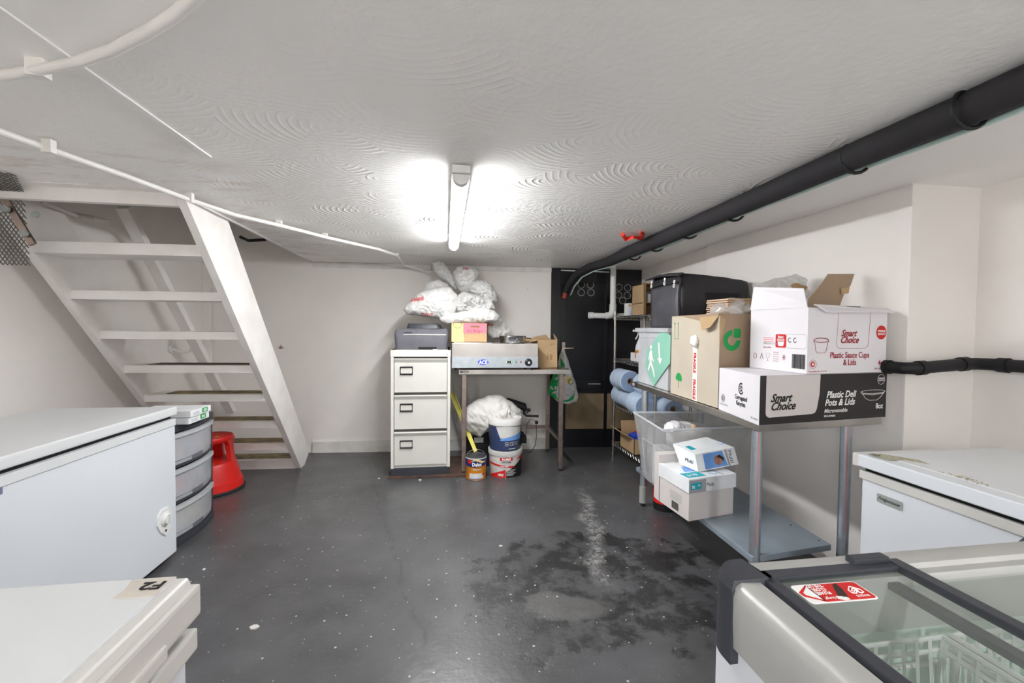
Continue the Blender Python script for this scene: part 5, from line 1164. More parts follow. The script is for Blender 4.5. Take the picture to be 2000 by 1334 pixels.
# ================================================================ STEEL WORKTABLE ON THE RIGHT
r = thing('steel_worktable', 'long stainless steel table along the right wall carrying boxes', 'table', (1.62, 2.25, 0))
T0, T1, T2, T3 = (1.279, 1.582), (1.962, 1.655), (1.895, 3.03), (1.36, 2.99)
MB().prism([T0, T1, T2, T3], .800, .835).build('table_top', 'steel', r, bevel=.003)
legs = [(1.322, 1.64), (1.815, 1.69), (1.345, 2.745), (1.80, 2.80)]
for i, (x, y) in enumerate(legs):
    lg = MB().tube([(x, y, .09), (x, y, .802)], .0225, 24).build('leg', 'galv', r, smooth=True)
    MB().tube([(x, y, .025), (x, y, .14)], .0255, 20).build('leg_sleeve', 'tarnish', lg, smooth=True)
    MB().lathe([(0, 0), (.016, 0), (.016, .03), (0, .03)], (x, y, 0), 14).build('foot', 'black_rubber', lg, smooth=True)
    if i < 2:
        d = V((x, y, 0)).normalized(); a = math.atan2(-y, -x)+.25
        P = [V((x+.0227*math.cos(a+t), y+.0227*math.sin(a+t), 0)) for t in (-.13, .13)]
        k_ = MB(); k_.poly([P[0]+V((0, 0, .30)), P[1]+V((0, 0, .30)), P[1]+V((0, 0, .799)), P[0]+V((0, 0, .799))], .0008); k_.build('red_leg_strip', mat('leg_strip_red', '#d89a94', .3, metal=.5), lg)  # thin pale red strip on the viewer side of the near legs
S0, S1, S2, S3 = (1.297, 1.62), (1.735, 1.67), (1.80, 2.85), (1.325, 2.82)
MB().prism([S0, S1, S2, S3], .222, .250).build('lower_shelf', 'shelf_blue_grey', r, bevel=.004)
k_ = MB()
for t, u in ((.12, .25), (.30, .9), (.08, .93), (.5, .12)):
    x = S0[0]+(S1[0]-S0[0])*u+.04*t; y = S0[1]+1.2*t*.6+.03; k_.prism(circ(x, y, .004, 10), .2500, .2512)
k_.build('bolt_hole', 'gap_black', r)
LF = Fr((T3[0], T3[1], 0), (-.081, -1.408, 0), (0, 0, 1))
lb = patch('label_plate', LF, [(-.005, .800), (.09, .800), (.09, .836), (-.005, .836)], 'dark_grey', r, .001, .002); patch('label_white', LF, [(.02, .81), (.055, .81), (.055, .828), (.02, .828)], 'card_white', lb, .003); patch('label_square', LF, [(.032, .814), (.045, .814), (.045, .824), (.032, .824)], 'print_red', lb, .0045)

def quadwalls(A, Cc, B, z0, z1, th=.004, top=False, D=None):
    """open carton from footprint corner A (near), Cc along the front, B along the left side"""
    A, Cc, B = V((*A, 0)), V((*Cc, 0)), V((*B, 0)); D = V((*D, 0)) if D else B+(Cc-A); ctr = (A+Cc+B+D)/4
    o_ = [A, Cc, D, B]; i_ = [p+(ctr-p).normalized()*th*1.4 for p in o_]; b = MB(); bm = b.bm
    def ring(P, z): return [bm.verts.new((p.x, p.y, z)) for p in P]
    o0, o1 = ring(o_, z0), ring(o_, z1)
    bm.faces.new(o0[::-1])
    for k in range(4): bm.faces.new((o0[k], o0[(k+1) % 4], o1[(k+1) % 4], o1[k]))
    if top: bm.faces.new(o1)
    else:
        i1, i0 = ring(i_, z1), ring(i_, z0+th)
        for k in range(4): bm.faces.new((o1[k], o1[(k+1) % 4], i1[(k+1) % 4], i1[k])); bm.faces.new((i1[k], i1[(k+1) % 4], i0[(k+1) % 4], i0[k]))
        bm.faces.new(i0)
    return b
# ---- clear tub with exit sign at the far end
r = thing('storage_tub', 'clear lidded tub with a green exit sign at the far end of the steel table', 'storage tub', (1.62, 2.72, .837))
tA, tC, tB = (1.372, 2.49), (1.84, 2.51), (1.40, 2.97)
quadwalls(tA, tC, tB, .838, 1.205).build('tub_body', 'milky', r)
b = MB(); b.prism([(tA[0]-.015, tA[1]-.012), (tC[0]+.015, tC[1]-.012), (1.888, 3.01), (tB[0]-.02, 3.0)], 1.205, 1.235, .006); b.build('lid', 'milky', r)
MB().prism([(tA[0]+.02, tA[1]+.02), (tC[0]-.02, tC[1]+.02), (1.85, 2.95), (tB[0]+.02, 2.95)], .845, .99).build('stored_papers', 'card_grey', r)
XF = Fr((tB[0]-.004, tB[1], .838), (-.032, -.53, 0), (0, 0, 1))
sg = patch('exit_sign', Fr(XF.p(.04, .02, .001), XF.u, XF.v), [(.10, .10), (.24, -.02), (.48, .16), (.48, .33), (.36, .36), (.12, .22)], 'exit_green', r, .0, .0015)
S_ = lambda pts, nm: patch(nm, XF, pts, 'print_white', sg, .0035, .0008)
S_([(.345, .30), (.365, .30), (.385, .20), (.41, .20), (.382, .155), (.34, .20), (.362, .20)], 'arrow_down')
S_(circ(.235, .265, .016, 14), 'figure_head')
S_([(.222, .245), (.25, .245), (.262, .20), (.285, .175), (.275, .165), (.250, .185), (.248, .165), (.285, .12), (.305, .07), (.292, .065), (.265, .11), (.232, .145), (.205, .10), (.185, .105), (.215, .155), (.220, .20), (.205, .17), (.195, .175), (.21, .225)], 'running_figure')
lines('tub_rib', XF, [[(.03, .03), (.03, .33), (.50, .33)]], .003, 'milky', r)
# ---- insulated bag on it
r = thing('insulated_bag', 'large black zipped insulated delivery bag lying on the clear tub', 'bag', (1.68, 2.7, 1.236))
b = MB(); bx = (1.452, 1.905, 2.49, 2.86); zb, zt = 1.237, 1.585
n = 18
def bagv(u, v, w):
    x = bx[0]+(bx[1]-bx[0])*u; y = bx[2]+(bx[3]-bx[2])*v; z = zb+(zt-zb)*w
    z -= .05*u*w*w*(.4+.6*u); e = math.sin(PI*min(max(w, 0), 1)); y += (-.018 if v < .5 else .012)*e*(abs(v-.5)*2); x += (-.02 if u < .5 else .012)*e*abs(u-.5)*2*.8
    q = V((x, y, z))*9; d = noise.noise(q)*.012+(1-abs(noise.noise(q*1.4))*2)*.006
    return V((x+(u-.5)*d, y+(v-.5)*2*d, z+(w-.5)*d))
for face in range(6):
    g = {}
    for i in range(n+1):
        for j in range(n+1):
            s, t = i/n, j/n; u, v, w_ = ((s, t, 0), (s, t, 1), (s, 0, t), (s, 1, t), (0, s, t), (1, s, t))[face]; g[i, j] = b.bm.verts.new(bagv(u, v, w_))
    for i in range(n):
        for j in range(n): b.bm.faces.new((g[i, j], g[i+1, j], g[i+1, j+1], g[i, j+1]))
bmesh.ops.remove_doubles(b.bm, verts=b.bm.verts, dist=1e-5)
bmesh.ops.smooth_vert(b.bm, verts=b.bm.verts, factor=.5, use_axis_x=True, use_axis_y=True, use_axis_z=True)
bb_ = b.build('bag_body', 'insulated_cloth', r, smooth='all')
EF = Fr((1.440, 2.87, 1.237), (0, -1, 0), (0, 0, 1))
b = MB(); 
for i in range(12):
    for j in range(10):
        def ep(i, j): 
            s, t = i/12, j/10; bul = .020*math.sin(PI*s)*math.sin(PI*t*.9); return EF.p(.01+.37*s, .0+.285*t, .004+bul+noise.noise(V((s*4, t*3, 1)))*.010)
        b.bm.faces.new([b.bm.verts.new(q) for q in (ep(i, j), ep(i+1, j), ep(i+1, j+1), ep(i, j+1))])
bmesh.ops.remove_doubles(b.bm, verts=b.bm.verts, dist=1e-5); e0 = [v.co.copy() for v in b.bm.verts]
ext = bmesh.ops.extrude_face_region(b.bm, geom=b.bm.faces[:]); bmesh.ops.translate(b.bm, verts=[v for v in ext['geom'] if isinstance(v, bmesh.types.BMVert)], vec=(.03, 0, 0))
b.build('end_panel', 'insulated_end', r, smooth='all')
MB().poly([EF.p(-.02, .345, -.02), EF.p(.20, .356, -.02), EF.p(.40, .335, -.01), EF.p(.41, .318, .030), EF.p(.20, .345, .045), EF.p(-.02, .335, .040)], .010, (0, 0, 1)).build('top_flap', 'insulated_cloth', r, bevel=.003)
b = MB(); b.tube([EF.p(.39, .0, .006), EF.p(.392, .16, .012), EF.p(.392, .30, .006), EF.p(.37, .335, .01)], .006, 6); b.tube([EF.p(.0, .28, .014), EF.p(.2, .292, .03), EF.p(.38, .285, .014)], .006, 6); b.build('piping', 'black_rubber', r, smooth=True)
for x, z in ((.07, .31), (.25, .312), (.37, .285)):
    z_ = MB(); z_.tube([EF.p(x, z+.012, .032), EF.p(x+.004, z-.006, .036)], .006, 6); z_.tube([EF.p(x+.004, z-.022, .038)+V((0, .009*math.cos(t), .011*math.sin(t))) for t in [k*PI/6 for k in range(12)]], .003, 5, closed=True); z_.build('zip_pull', 'print_white', r, smooth=True)
MB().box((1.60, 2.466, 1.27), (1.84, 2.472, 1.46), .004).build('front_pocket', 'black_matt', r)

# ---- tall brown box with fragile tape
r = thing('cardboard_box', 'tall brown cardboard box with green logo and fragile tape on the steel table', 'box', (1.5, 2.15, .836))
kA, kB, kC = (1.320, 1.922), (1.348, 2.41), (1.66, 1.968); kz0, kz1 = .837, 1.305
bd = quadwalls(kA, kC, kB, kz0, kz1, .005).build('carton_body', 'cardboard_brown', r)
LF = Fr((kB[0], kB[1], kz0), (kA[0]-kB[0], kA[1]-kB[1], 0), (0, 0, 1)); FF = Fr((kA[0], kA[1], kz0), (kC[0]-kA[0], kC[1]-kA[1], 0), (0, 0, 1)); LL = .506
b = MB(); b.poly([LF.p(0.003, .002, .0005), LF.p(LL-.002, .002, .0005), LF.p(LL-.002, .455, .0005), LF.p(LL*.62, .435, .0005), LF.p(LL*.25, .462, .0005), LF.p(.003, .466, .0005)], .003, LF.n); b.build('lit_side_panel', 'cardboard_pale', r)  # left face paler than the front: light on that side put into its colour
b = MB(); b.poly([LF.p(.32, .452, .004), LF.p(.50, .458, .004), LF.p(.47, .40, .030), LF.p(.40, .385, .034)], .003, LF.n); b.poly([LF.p(.50, .46, .004), LF.p(.50, .30, .004), FF.p(.030, .44, .014)], .003, FF.n); b.build('crushed_flap', 'cardboard', r)
lines('arrow_print', LF, [[(.045, .34), (.045, .43), (.038, .42), (.045, .43), (.052, .42)], [(.085, .34), (.085, .43), (.078, .42), (.085, .43), (.092, .42)], [(.035, .333), (.10, .333)]], .0022, 'print_green', r, .0045)
tp = patch('fragile_tape', LF, [(.262, .002), (.312, .002), (.306, .26), (.302, .33), (.286, .345), (.262, .34), (.256, .30), (.262, .25)], 'print_white', r, .0045, .0008)
text('tape_text', 'FRAGILE', LF, .270, .118, .036, 'print_red', tp, rot=-PI/2, lift=.006, bold=.0014, sx=.82)
text('tape_text', 'FRAGILE', LF, .270, .262, .036, 'print_red', tp, rot=-PI/2, lift=.006, bold=.0014, sx=.82)
blob_ = blob('tape_knot', LF.p(.288, .325, .014), (.016, .030, .032), 'print_white', r, 3, .15, .2, 3)
um = patch('umbrella_mark', LF, [(.07, .100)]+[(.105+.037*math.cos(t), .095+.040*math.sin(t)) for t in [PI-k*PI/10 for k in range(11)]]+[(.125, .085), (.105, .092), (.085, .088)], 'print_green', r, .0045)
lines('umbrella_handle', LF, [[(.103, .09), (.103, .05), (.098, .045)]], .002, 'print_green', um, .0045)
def arcband(cx, cy, r0, r1, a0, a1, n=24): 
    A = [math.radians(a0+(a1-a0)*k/n) for k in range(n+1)]; return [(cx+r1*math.cos(a), cy+r1*math.sin(a)) for a in A]+[(cx+r0*math.cos(a), cy+r0*math.sin(a)) for a in A[::-1]]
b = MB()
for a in range(90, 360, 15):   # three-quarter ring as short segments
    P = arcband(.083, .335, .026, .052, a, a+15.5, 3); b.poly([FF.p(x, y, .0008) for x, y in P], .0006, FF.n)
b.build('green_ring_logo', 'print_green', r); patch('green_square_logo', FF, rrect(.092, .348, .136, .394, .010), 'print_green', r, .0009)
# contents
t_ = thing('cling_bag', 'clear crumpled plastic bag bulging from the tall brown box', 'bag', (1.45, 2.12, 1.20), 0)
bagshape('bag_film', px(2.05, (1392, 612), (1396, 600), (1410, 586), (1430, 582), (1452, 584), (1462, 592), (1464, 612), (1440, 622), (1410, 625)), 2.05, .10, 'cling', t_, 8, .02, freq=16)
G = 'corrugated sleeves in the tall box'
for k in range(9):
    z = 1.285+k*.0115; b = MB(); u0 = .10+random.uniform(-.004, .004)
    b.hexa([FF.p(u0, z-kz0, -.05), FF.p(u0+.075, z-kz0+.004, -.05), FF.p(u0+.075, z-kz0+.004, -.20), FF.p(u0, z-kz0, -.20), FF.p(u0, z-kz0+.008, -.05), FF.p(u0+.075, z-kz0+.012, -.05), FF.p(u0+.075, z-kz0+.012, -.20), FF.p(u0, z-kz0+.008, -.20)])
    tag(b.build('cup_sleeve', 'putty'), 'thin tan card cup sleeve in the left stack rising from the tall box', 'cup sleeve', G)
for k in range(9):
    b = MB(); z = 1.28+k*.0125; b.tube([FF.p(.18, z-kz0, -.03-.004*(k % 3)), FF.p(.205, z-kz0+.002, -.02-.004*(k % 3)), FF.p(.26, z-kz0+.004, -.03)], .0058, 6)
    tag(b.build('cup_sleeve', 'cardboard', smooth=True), 'tan card cup sleeve in the right stack rising from the tall box', 'cup sleeve', 'curved sleeves in the tall box')
# ---- deli box
def uu(f, k): return f*k/((1-f)+f*k)
r = thing('deli_box', 'black and white printed carton of deli pots at the near end of the steel table, under the sauce cup box', 'box', (1.6, 1.8, .836))
r['label'] = 'black and white deli pots carton at the near end of the steel table'
dA, dC, dB = (1.250, 1.545), (1.962, 1.640), (1.312, 1.895); dz0, dz1 = .8365, 1.040
bd = quadwalls(dA, dC, dB, dz0, dz1, top=True, D=(1.962, 1.93)).build('carton_body', 'card_white', r, bevel=.002)
DF = Fr((*dA, dz0), (dC[0]-dA[0], dC[1]-dA[1], 0), (0, 0, 1)); DL = (V(dC)-V(dA)).length; DH = dz1-dz0
LF = Fr((*dB, dz0), (dA[0]-dB[0], dA[1]-dB[1], 0), (0, 0, 1)); LL = (V(dB)-V(dA)).length; LF.su = LL/.447
def D(f, g): return uu(f, 1.12)*DL, g*DH
patch('black_panel', DF, [(0.001, .001), (DL-.001, .001), (DL-.001, DH-.001), (.001, DH-.001)], 'print_black', bd, .0004)
x0_, x1_ = D(.04, 0)[0], D(.42, 0)[0]
pn = patch('grey_panel', DF, [(x0_, DH-.001), (x0_, .05)]+[(x0_+.02-.02*math.cos(t), .05-.02*math.sin(t)) for t in (.5, 1.0, 1.57)]+[(x1_-.04, .035), (x1_-.025, .040), (x1_-.016, .055), (x1_-.003, .12), (x1_, DH-.001)], 'card_grey', bd, .0012)
text('box_text', 'Smart', DF, x0_+.022, .094, .047, 'print_ink', pn, shear=.45, bold=.0012, sx=.95, lift=.003)
text('box_text', 'Choice', DF, x0_+.022, .060, .047, 'print_ink', pn, shear=.45, bold=.0012, sx=.95, lift=.003)
a = D(.455, 0)[0]
text('box_text', 'Plastic Deli', DF, a+.010, .100, .040, 'print_white', bd, shear=.28, bold=.0010, sx=.95, lift=.002)
text('box_text', 'Pots & Lids', DF, a+.002, .066, .040, 'print_white', bd, shear=.28, bold=.0010, sx=.95, lift=.002)
text('box_text', 'Microwavable', DF, a, .036, .024, 'print_white', bd, shear=.2, bold=.0003, lift=.002)
text('box_text', 'SKU: #195055', DF, a, .018, .011, 'print_white', bd, bold=.0003, lift=.002)
text('box_text', '8oz', DF, DL-.066, .042, .034, 'print_white', bd, bold=.0005, lift=.002, sx=.9)
c0 = D(.87, .50); w_ = .075
lines('pot_outline', DF, [[(c0[0]+w_*math.cos(t), .118+.008*math.sin(t)) for t in [2*PI*k/20 for k in range(21)]], [(c0[0]-w_, .118), (c0[0]-w_+.010, .112), (c0[0]-w_+.030, .090), (c0[0]-.02, .080), (c0[0]+.025, .080), (c0[0]+w_-.028, .092), (c0[0]+w_-.008, .112), (c0[0]+w_, .118)], [(c0[0]-w_+.008, .110), (c0[0], .104), (c0[0]+w_-.008, .110)]], .0022, 'print_white', bd)
lines('seal_ring', DF, [circ(DL-.036, .172, .022, 24)+[(DL-.014, .172)]], .0016, 'print_white', bd)
text('seal_text', 'PREMIUM', DF, DL-.036, .174, .0085, 'print_white', bd, 'CENTER', bold=.0003, lift=.002); text('seal_text', 'QUALITY', DF, DL-.036, .165, .0085, 'print_white', bd, 'CENTER', bold=.0003, lift=.002)
b = MB()
for a in list(range(60, 330, 15)): b.poly([LF.p(x, y, .0008) for x, y in arcband(.265, .130, .020, .026, a, a+15.5, 3)], .0006, LF.n)
for t in range(5): b.poly([LF.p(x, y, .0008) for x, y in arcband(.265, .130, .007, .014, t*72+10, t*72+60, 4)], .0006, LF.n)
b.build('recycling_mark', 'print_ink', bd)
text('box_text', 'Corrugated', LF, .265, .080, .028, 'print_ink', bd, 'CENTER', bold=.0004, sx=1.0); text('box_text', 'Recycles', LF, .265, .054, .028, 'print_ink', bd, 'CENTER', bold=.0004)
lines('round_stamp', LF, [circ(.06, .062, .018, 24)+[(.078, .062)], circ(.06, .062, .009, 16)+[(.069, .062)]], .002, 'print_ink', bd)
text('box_text', 'Traceability No: 08.02.24', LF, .015, .030, .010, 'tarnish', bd); text('box_text', 'SKU: #195055', LF, .37, .018, .012, 'tarnish', bd)
# ---- sauce cup box
r = thing('sauce_cup_box', 'white and red sauce cup carton with open flaps on top of the black deli carton', 'box', (1.72, 1.8, 1.042))
sA, sC, sB = (1.497, 1.582), (1.957, 1.643), (1.472, 1.892); sz0, sz1 = 1.0415, 1.322
bd = quadwalls(sA, sC, sB, sz0, sz1, .004).build('carton_body', 'card_white', r)
SF = Fr((*sA, sz0), (sC[0]-sA[0], sC[1]-sA[1], 0), (0, 0, 1)); SL = (V(sC)-V(sA)).length; SH = sz1-sz0
LF = Fr((*sB, sz0), (sA[0]-sB[0], sA[1]-sB[1], 0), (0, 0, 1)); LL = (V(sB)-V(sA)).length; LF.su = LL/.413
def S(f, g): return uu(f, 1.10)*SL, g*SH
k0, k1 = S(.345, 0)[0], S(.76, 0)[0]
lines('logo_frame', SF, [[(k0, SH-.004), (k0-.008, .125), (k0-.002, .112), (k0+.010, .107), (k1-.030, .107), (k1-.014, .115), (k1-.010, .128), (k1, SH-.004)]], .0011, 'print_dark_red', bd)
text('box_text', 'Smart', SF, S(.38, 0)[0], .160, .040, 'print_dark_red', bd, shear=.45, bold=.001, sx=.92)
text('box_text', 'Choice', SF, S(.37, 0)[0], .131, .040, 'print_dark_red', bd, shear=.45, bold=.001, sx=.92)
text('box_text', 'Plastic Sauce Cups', SF, S(.50, 0)[0], .066, .036, 'print_dark_red', bd, 'CENTER', bold=.0005, sx=.86)
text('box_text', '& Lids', SF, S(.50, 0)[0], .034, .036, 'print_dark_red', bd, 'CENTER', bold=.0005, sx=.86)
text('box_text', '4oz', SF, SL-.048, .030, .036, 'print_dark_red', bd, bold=.0004, sx=.75)
text('box_text', 'SKU: #193147', SF, SL-.070, .012, .011, 'print_dark_red', bd)
text('box_text', 'Traceability No: 15.11.23', SF, .008, .006, .010, 'print_dark_red', bd)
sl = patch('red_seal', SF, circ(SL-.035, .178, .031, 32), 'print_red', bd, .0008); text('seal_text', 'PREMIUM', SF, SL-.035, .180, .0120, 'print_white', sl, 'CENTER', bold=.0004, lift=.002, sx=.95); text('seal_text', 'QUALITY', SF, SL-.035, .167, .0120, 'print_white', sl, 'CENTER', bold=.0004, lift=.002, sx=.95)
cx_ = S(.15, 0)[0]
lines('cup_outline', SF, [[(cx_+.043*math.cos(t), .142+.0105*math.sin(t)) for t in [2*PI*k/20 for k in range(21)]], [(cx_+.038*math.cos(t), .142+.008*math.sin(t)) for t in [2*PI*k/20 for k in range(21)]], [(cx_-.043, .142), (cx_-.041, .134), (cx_-.036, .132), (cx_-.030, .098), (cx_-.020, .088), (cx_+.020, .088), (cx_+.030, .098), (cx_+.036, .132), (cx_+.041, .134), (cx_+.043, .142)]], .0016, 'print_dark_red', bd)
lines('round_stamp', SF, [circ(.032, .040, .019, 24)+[(.051, .040)]], .0012, 'print_dark_red', bd); patch('stamp_core', SF, circ(.032, .040, .012, 20), 'print_red', bd); patch('stamp_dot', SF, circ(.032, .040, .006, 12), 'card_white', bd, .0014)
rl = patch('red_label', LF, rrect(.200, .105, .275, .165, .008), 'print_red', bd); text('label_text', 'Smart', LF, .237, .148, .016, 'print_white', rl, 'CENTER', bold=.0006, lift=.002); text('label_text', 'CHOICE', LF, .237, .135, .014, 'print_white', rl, 'CENTER', bold=.0004, lift=.002)
patch('label_cup', LF, [(.222, .112), (.255, .112), (.262, .132), (.215, .132)], 'print_white', rl, .0014)
lines('info_frame', LF, [[(.277, .105), (.400, .105), (.408, .112), (.408, .160), (.400, .166), (.277, .166)]], .0011, 'tarnish', bd)
lines('info_icons', LF, [arcband(.300, .140, .010, .0101, 60, 330, 10)[:11], arcband(.335, .140, .010, .0101, 60, 330, 10)[:11]], .0025, 'print_ink', bd)
text('box_text', 'PS06 LDS 4 x 10 units', LF, .11, .118, .013, 'tarnish', bd); text('box_text', 'SKU: #193147', LF, .11, .100, .010, 'print_dark_red', bd)
for z in (.146, .138, .130): patch('print_row', LF, [(.11, z), (.185, z), (.185, z+.003), (.11, z+.003)], 'print_pink', bd)
lines('round_stamp', LF, [circ(.045, .060, .012, 20)+[(.057, .060)]], .0022, 'print_dark_red', bd)
lines('recycle_triangle', LF, [[(.085, .048), (.110, .048), (.098, .074), (.085, .048)]], .0018, 'print_ink', bd)
lines('glass_icon', LF, [[(.132, .078), (.132, .060), (.145, .052), (.145, .042), (.137, .040), (.153, .040), (.145, .042), (.145, .052), (.158, .060), (.158, .078)]], .0011, 'tarnish', bd)
lines('wave_icon', LF, [[(.185+k*.008, z+.002*(-1)**k) for k in range(6)] for z in (.042, .052, .062, .072, .082)], .0014, 'print_dark_red', bd)
lines('frost_icon', LF, [[(.262+.013*math.cos(t), .062+.013*math.sin(t)), (.262-.013*math.cos(t), .062-.013*math.sin(t))] for t in (0, 1.05, 2.09)], .002, 'print_dark_red', bd)
b = MB(); x = .318; random.seed(2)
while x < .400:
    w_ = random.choice((.0012, .002, .003)); b.poly([LF.p(x, .018, .0008), LF.p(x+w_, .018, .0008), LF.p(x+w_, .080, .0008), LF.p(x, .080, .0008)], .0004, LF.n); x += w_+random.choice((.0014, .0022))
b.build('barcode', 'print_ink', bd)
A3, C3, B3 = V((*sA, sz1)), V((*sC, sz1)), V((*sB, sz1))
far = at(1472, 561, y=1.885); near = at(1569, 563, y=1.63)
b = MB(); b.poly([B3+V((-.004, 0, 0)), A3+V((-.002, .004, 0)), A3+V((-.002, .010, .018)), near, far], .004, -LF.n); b.build('flap', 'card_white', r)
b = MB(); b.poly([A3+V((.045, -.002, .006)), A3+V((.025, .0, .014)), C3+V((.0, .004, .008)), C3+V((.012, -.022, -.010)), A3+V((.065, -.026, -.018))], .004, (0, .3, -1)); b.build('flap', 'card_white', r)
D3 = B3+(C3-A3); q1, q2 = at(1618, 535, y=1.80), at(1669, 535, y=1.80)
base1, base2 = at(1577, 606, y=1.80), at(1637, 606, y=1.80); m1, m2 = at(1606, 553, y=1.80), at(1662, 556, y=1.80)
b = MB(); b.poly([base1, base2, at(1648, 576, y=1.80), m2, q2, q1, m1, at(1580, 583, y=1.80)], .004, (0, 1, 0)); fl_ = b.build('inner_flap', 'cardboard_brown', r)
b = MB(); b.poly([at(1641, 563, y=1.795), at(1643, 575, y=1.795), at(1656, 573, y=1.78), at(1658, 561, y=1.78)], .004, (0, -1, 0)); b.build('flap_tab', 'cardboard', fl_)
patch('hand_slot', SF, [(.205, SH+.002), (.29, SH+.002), (.29, SH+.010), (.205, SH+.010)], 'gap_black', bd, .004, .001)
# polythene behind
t_ = thing('poly_wrap', 'crumpled translucent polythene sheet behind the sauce cup box', 'plastic wrap', (1.66, 2.12, 1.30))
bagshape('wrap_film', px(2.05, (1478, 562), (1490, 552), (1510, 545), (1530, 543), (1548, 536), (1562, 538), (1576, 546), (1572, 560), (1590, 575), (1580, 600), (1540, 612), (1490, 605)), 2.05, .06, 'cling', t_, 19, .02, freq=14)
b = MB(); b.poly([at(1545, 556, y=1.99), at(1556, 552, y=1.99), at(1578, 560, y=1.99), at(1570, 572, y=1.99), at(1550, 572, y=1.99)], .004, (0, 1, 0)); tag(b.build('card_scrap', 'cardboard'), 'torn piece of brown card sticking up behind the sauce cup box', 'card')

# ================================================================ LOWER SHELF
r = thing('storage_crate', 'large clear plastic crate on the lower shelf of the steel worktable', 'crate', (1.5, 2.46, .251))
lo = [V((1.262, 2.325, .256)), V((1.715, 2.335, .256)), V((1.72, 2.60, .256)), V((1.275, 2.60, .256))]
hi = [V((1.240, 2.300, .636)), V((1.790, 2.315, .640)), V((1.79, 2.68, .655)), V((1.235, 2.68, .665))]
b = MB(); ctr = sum(lo, V())/4; ch2 = sum(hi, V())/4
ol = [b.bm.verts.new(p) for p in lo]; oh = [b.bm.verts.new(p) for p in hi]; il = [b.bm.verts.new(p+(ctr-p)*.014+V((0, 0, .004))) for p in lo]; ih = [b.bm.verts.new(p+(ch2-p)*.014) for p in hi]
b.bm.faces.new(ol[::-1]); b.bm.faces.new(il)
for k in range(4):
    j = (k+1) % 4; b.bm.faces.new((ol[k], ol[j], oh[j], oh[k])); b.bm.faces.new((ih[k], ih[j], il[j], il[k])); b.bm.faces.new((oh[k], oh[j], ih[j], ih[k]))
b.build('crate_body', 'clear_crate', r)
b = MB(); b.tube([p+V((0, 0, .002)) for p in hi], .007, 6, closed=True); b.build('rim', 'milky', r, smooth=True)
fa = Fr(lo[0], lo[1]-lo[0], hi[0]-lo[0])
lines('crate_rib', Fr(lo[3], lo[0]-lo[3], hi[3]-lo[3]), [[(.04, .03), (.04, .27), (.22, .27), (.22, .03)]], .004, 'milky', r)
c = V((1.50, 2.47, .262)); t_ = thing('white_bucket', 'white round bucket with ribbed lid inside the clear crate', 'bucket', c)
MB().lathe([(0, 0), (.11, 0), (.128, .33), (0, .33)], c, 36).build('bucket_body', 'bucket_white', t_, smooth=True)
MB().lathe([(.128, .325), (.138, .325), (.140, .350), (.134, .356), (.128, .350), (.120, .345), (.112, .350), (.106, .344), (0, .344)], c, 40).build('bucket_lid', 'bucket_white', t_, smooth=True)
t_ = thing('paper_napkin', 'crumpled white paper napkin on the bucket lid in the crate', 'napkin', (1.38, 2.45, .62))
bagshape('paper', [(1.30, .60), (1.33, .655), (1.38, .665), (1.45, .64), (1.49, .61), (1.40, .60)], 2.42, .05, 'card_white', t_, 44, .018, freq=18)
b = MB(); bmesh.ops.create_icosphere(b.bm, subdivisions=3, radius=.018); b.bm.transform(Matrix.Translation((1.455, 2.33, .645)) @ Matrix.Diagonal((1, 1, .9, 1))); tag(b.build('wooden_knob', 'putty', smooth='all'), 'small beige knob lying on the napkin in the crate', 'knob')
simplebox('white_carton', 'tall white carton inside the left end of the clear crate', 'carton', (1.285, 2.36, .262), (1.36, 2.50, .50), 'card_white', .05)
# carton of copier paper
r = thing('paper_box', 'white carton of copier paper with grey printed lid at the end of the lower shelf', 'box', (1.35, 2.1, .251))
mA, mC, mB = (1.212, 1.968), (1.500, 2.025), (1.190, 2.225); mz0, mz1 = .2515, .41
bd = quadwalls(mA, mC, mB, mz0, mz1, top=True).build('carton_body', 'card_grey', r)
lid = quadwalls((mA[0]-.006, mA[1]-.006), (mC[0]+.010, mC[1]-.006), (mB[0]-.004, mB[1]+.01), .395, .468, top=True).build('carton_lid', 'envelope_white', r, bevel=.002)
MF = Fr((mA[0]-.006, mA[1]-.006, .395), (mC[0]-mA[0], mC[1]-mA[1], 0), (0, 0, 1)); ML = .305
patch('grey_band', MF, [(.001, .001), (.232, .001), (.232, .066), (.001, .066)], 'print_grey', lid); tp = patch('teal_label', MF, [(.012, .018), (.080, .018), (.080, .052), (.012, .052)], 'print_teal', lid, .0014)
text('label_text', 'fit', MF, .018, .025, .024, 'print_white', tp, bold=.0005, lift=.003); text('label_text', '70', MF, .052, .032, .018, 'print_white', tp, lift=.003)
text('box_text', 'Multi', MF, .112, .026, .028, 'print_ink', lid, lift=.002, sx=.88); text('box_text', 'Office', MF, .158, .026, .028, 'print_white', lid, lift=.002, sx=.88)
patch('blue_seal', MF, circ(.268, .034, .020, 24), 'print_sky', lid); patch('seal_bar', MF, [(.252, .031), (.284, .031), (.284, .037), (.252, .037)], 'envelope_white', lid, .0014); lines('seal_ring', MF, [circ(.268, .034, .015, 20)+[(.283, .034)]], .002, 'envelope_white', lid, .0014)
LM = Fr((mB[0]-.004, mB[1]+.01, .395), (mA[0]-mB[0], mA[1]-mB[1], 0), (0, 0, 1))
patch('grey_band', LM, [(.10, .001), (.262, .001), (.262, .066), (.10, .066)], 'print_grey', lid); tp = patch('teal_label', LM, [(.17, .018), (.25, .018), (.25, .052), (.17, .052)], 'print_teal', lid, .0014); text('label_text', 'fit', LM, .178, .026, .022, 'print_white', tp, lift=.003); text('label_text', '70', LM, .215, .032, .017, 'print_white', tp, lift=.003)
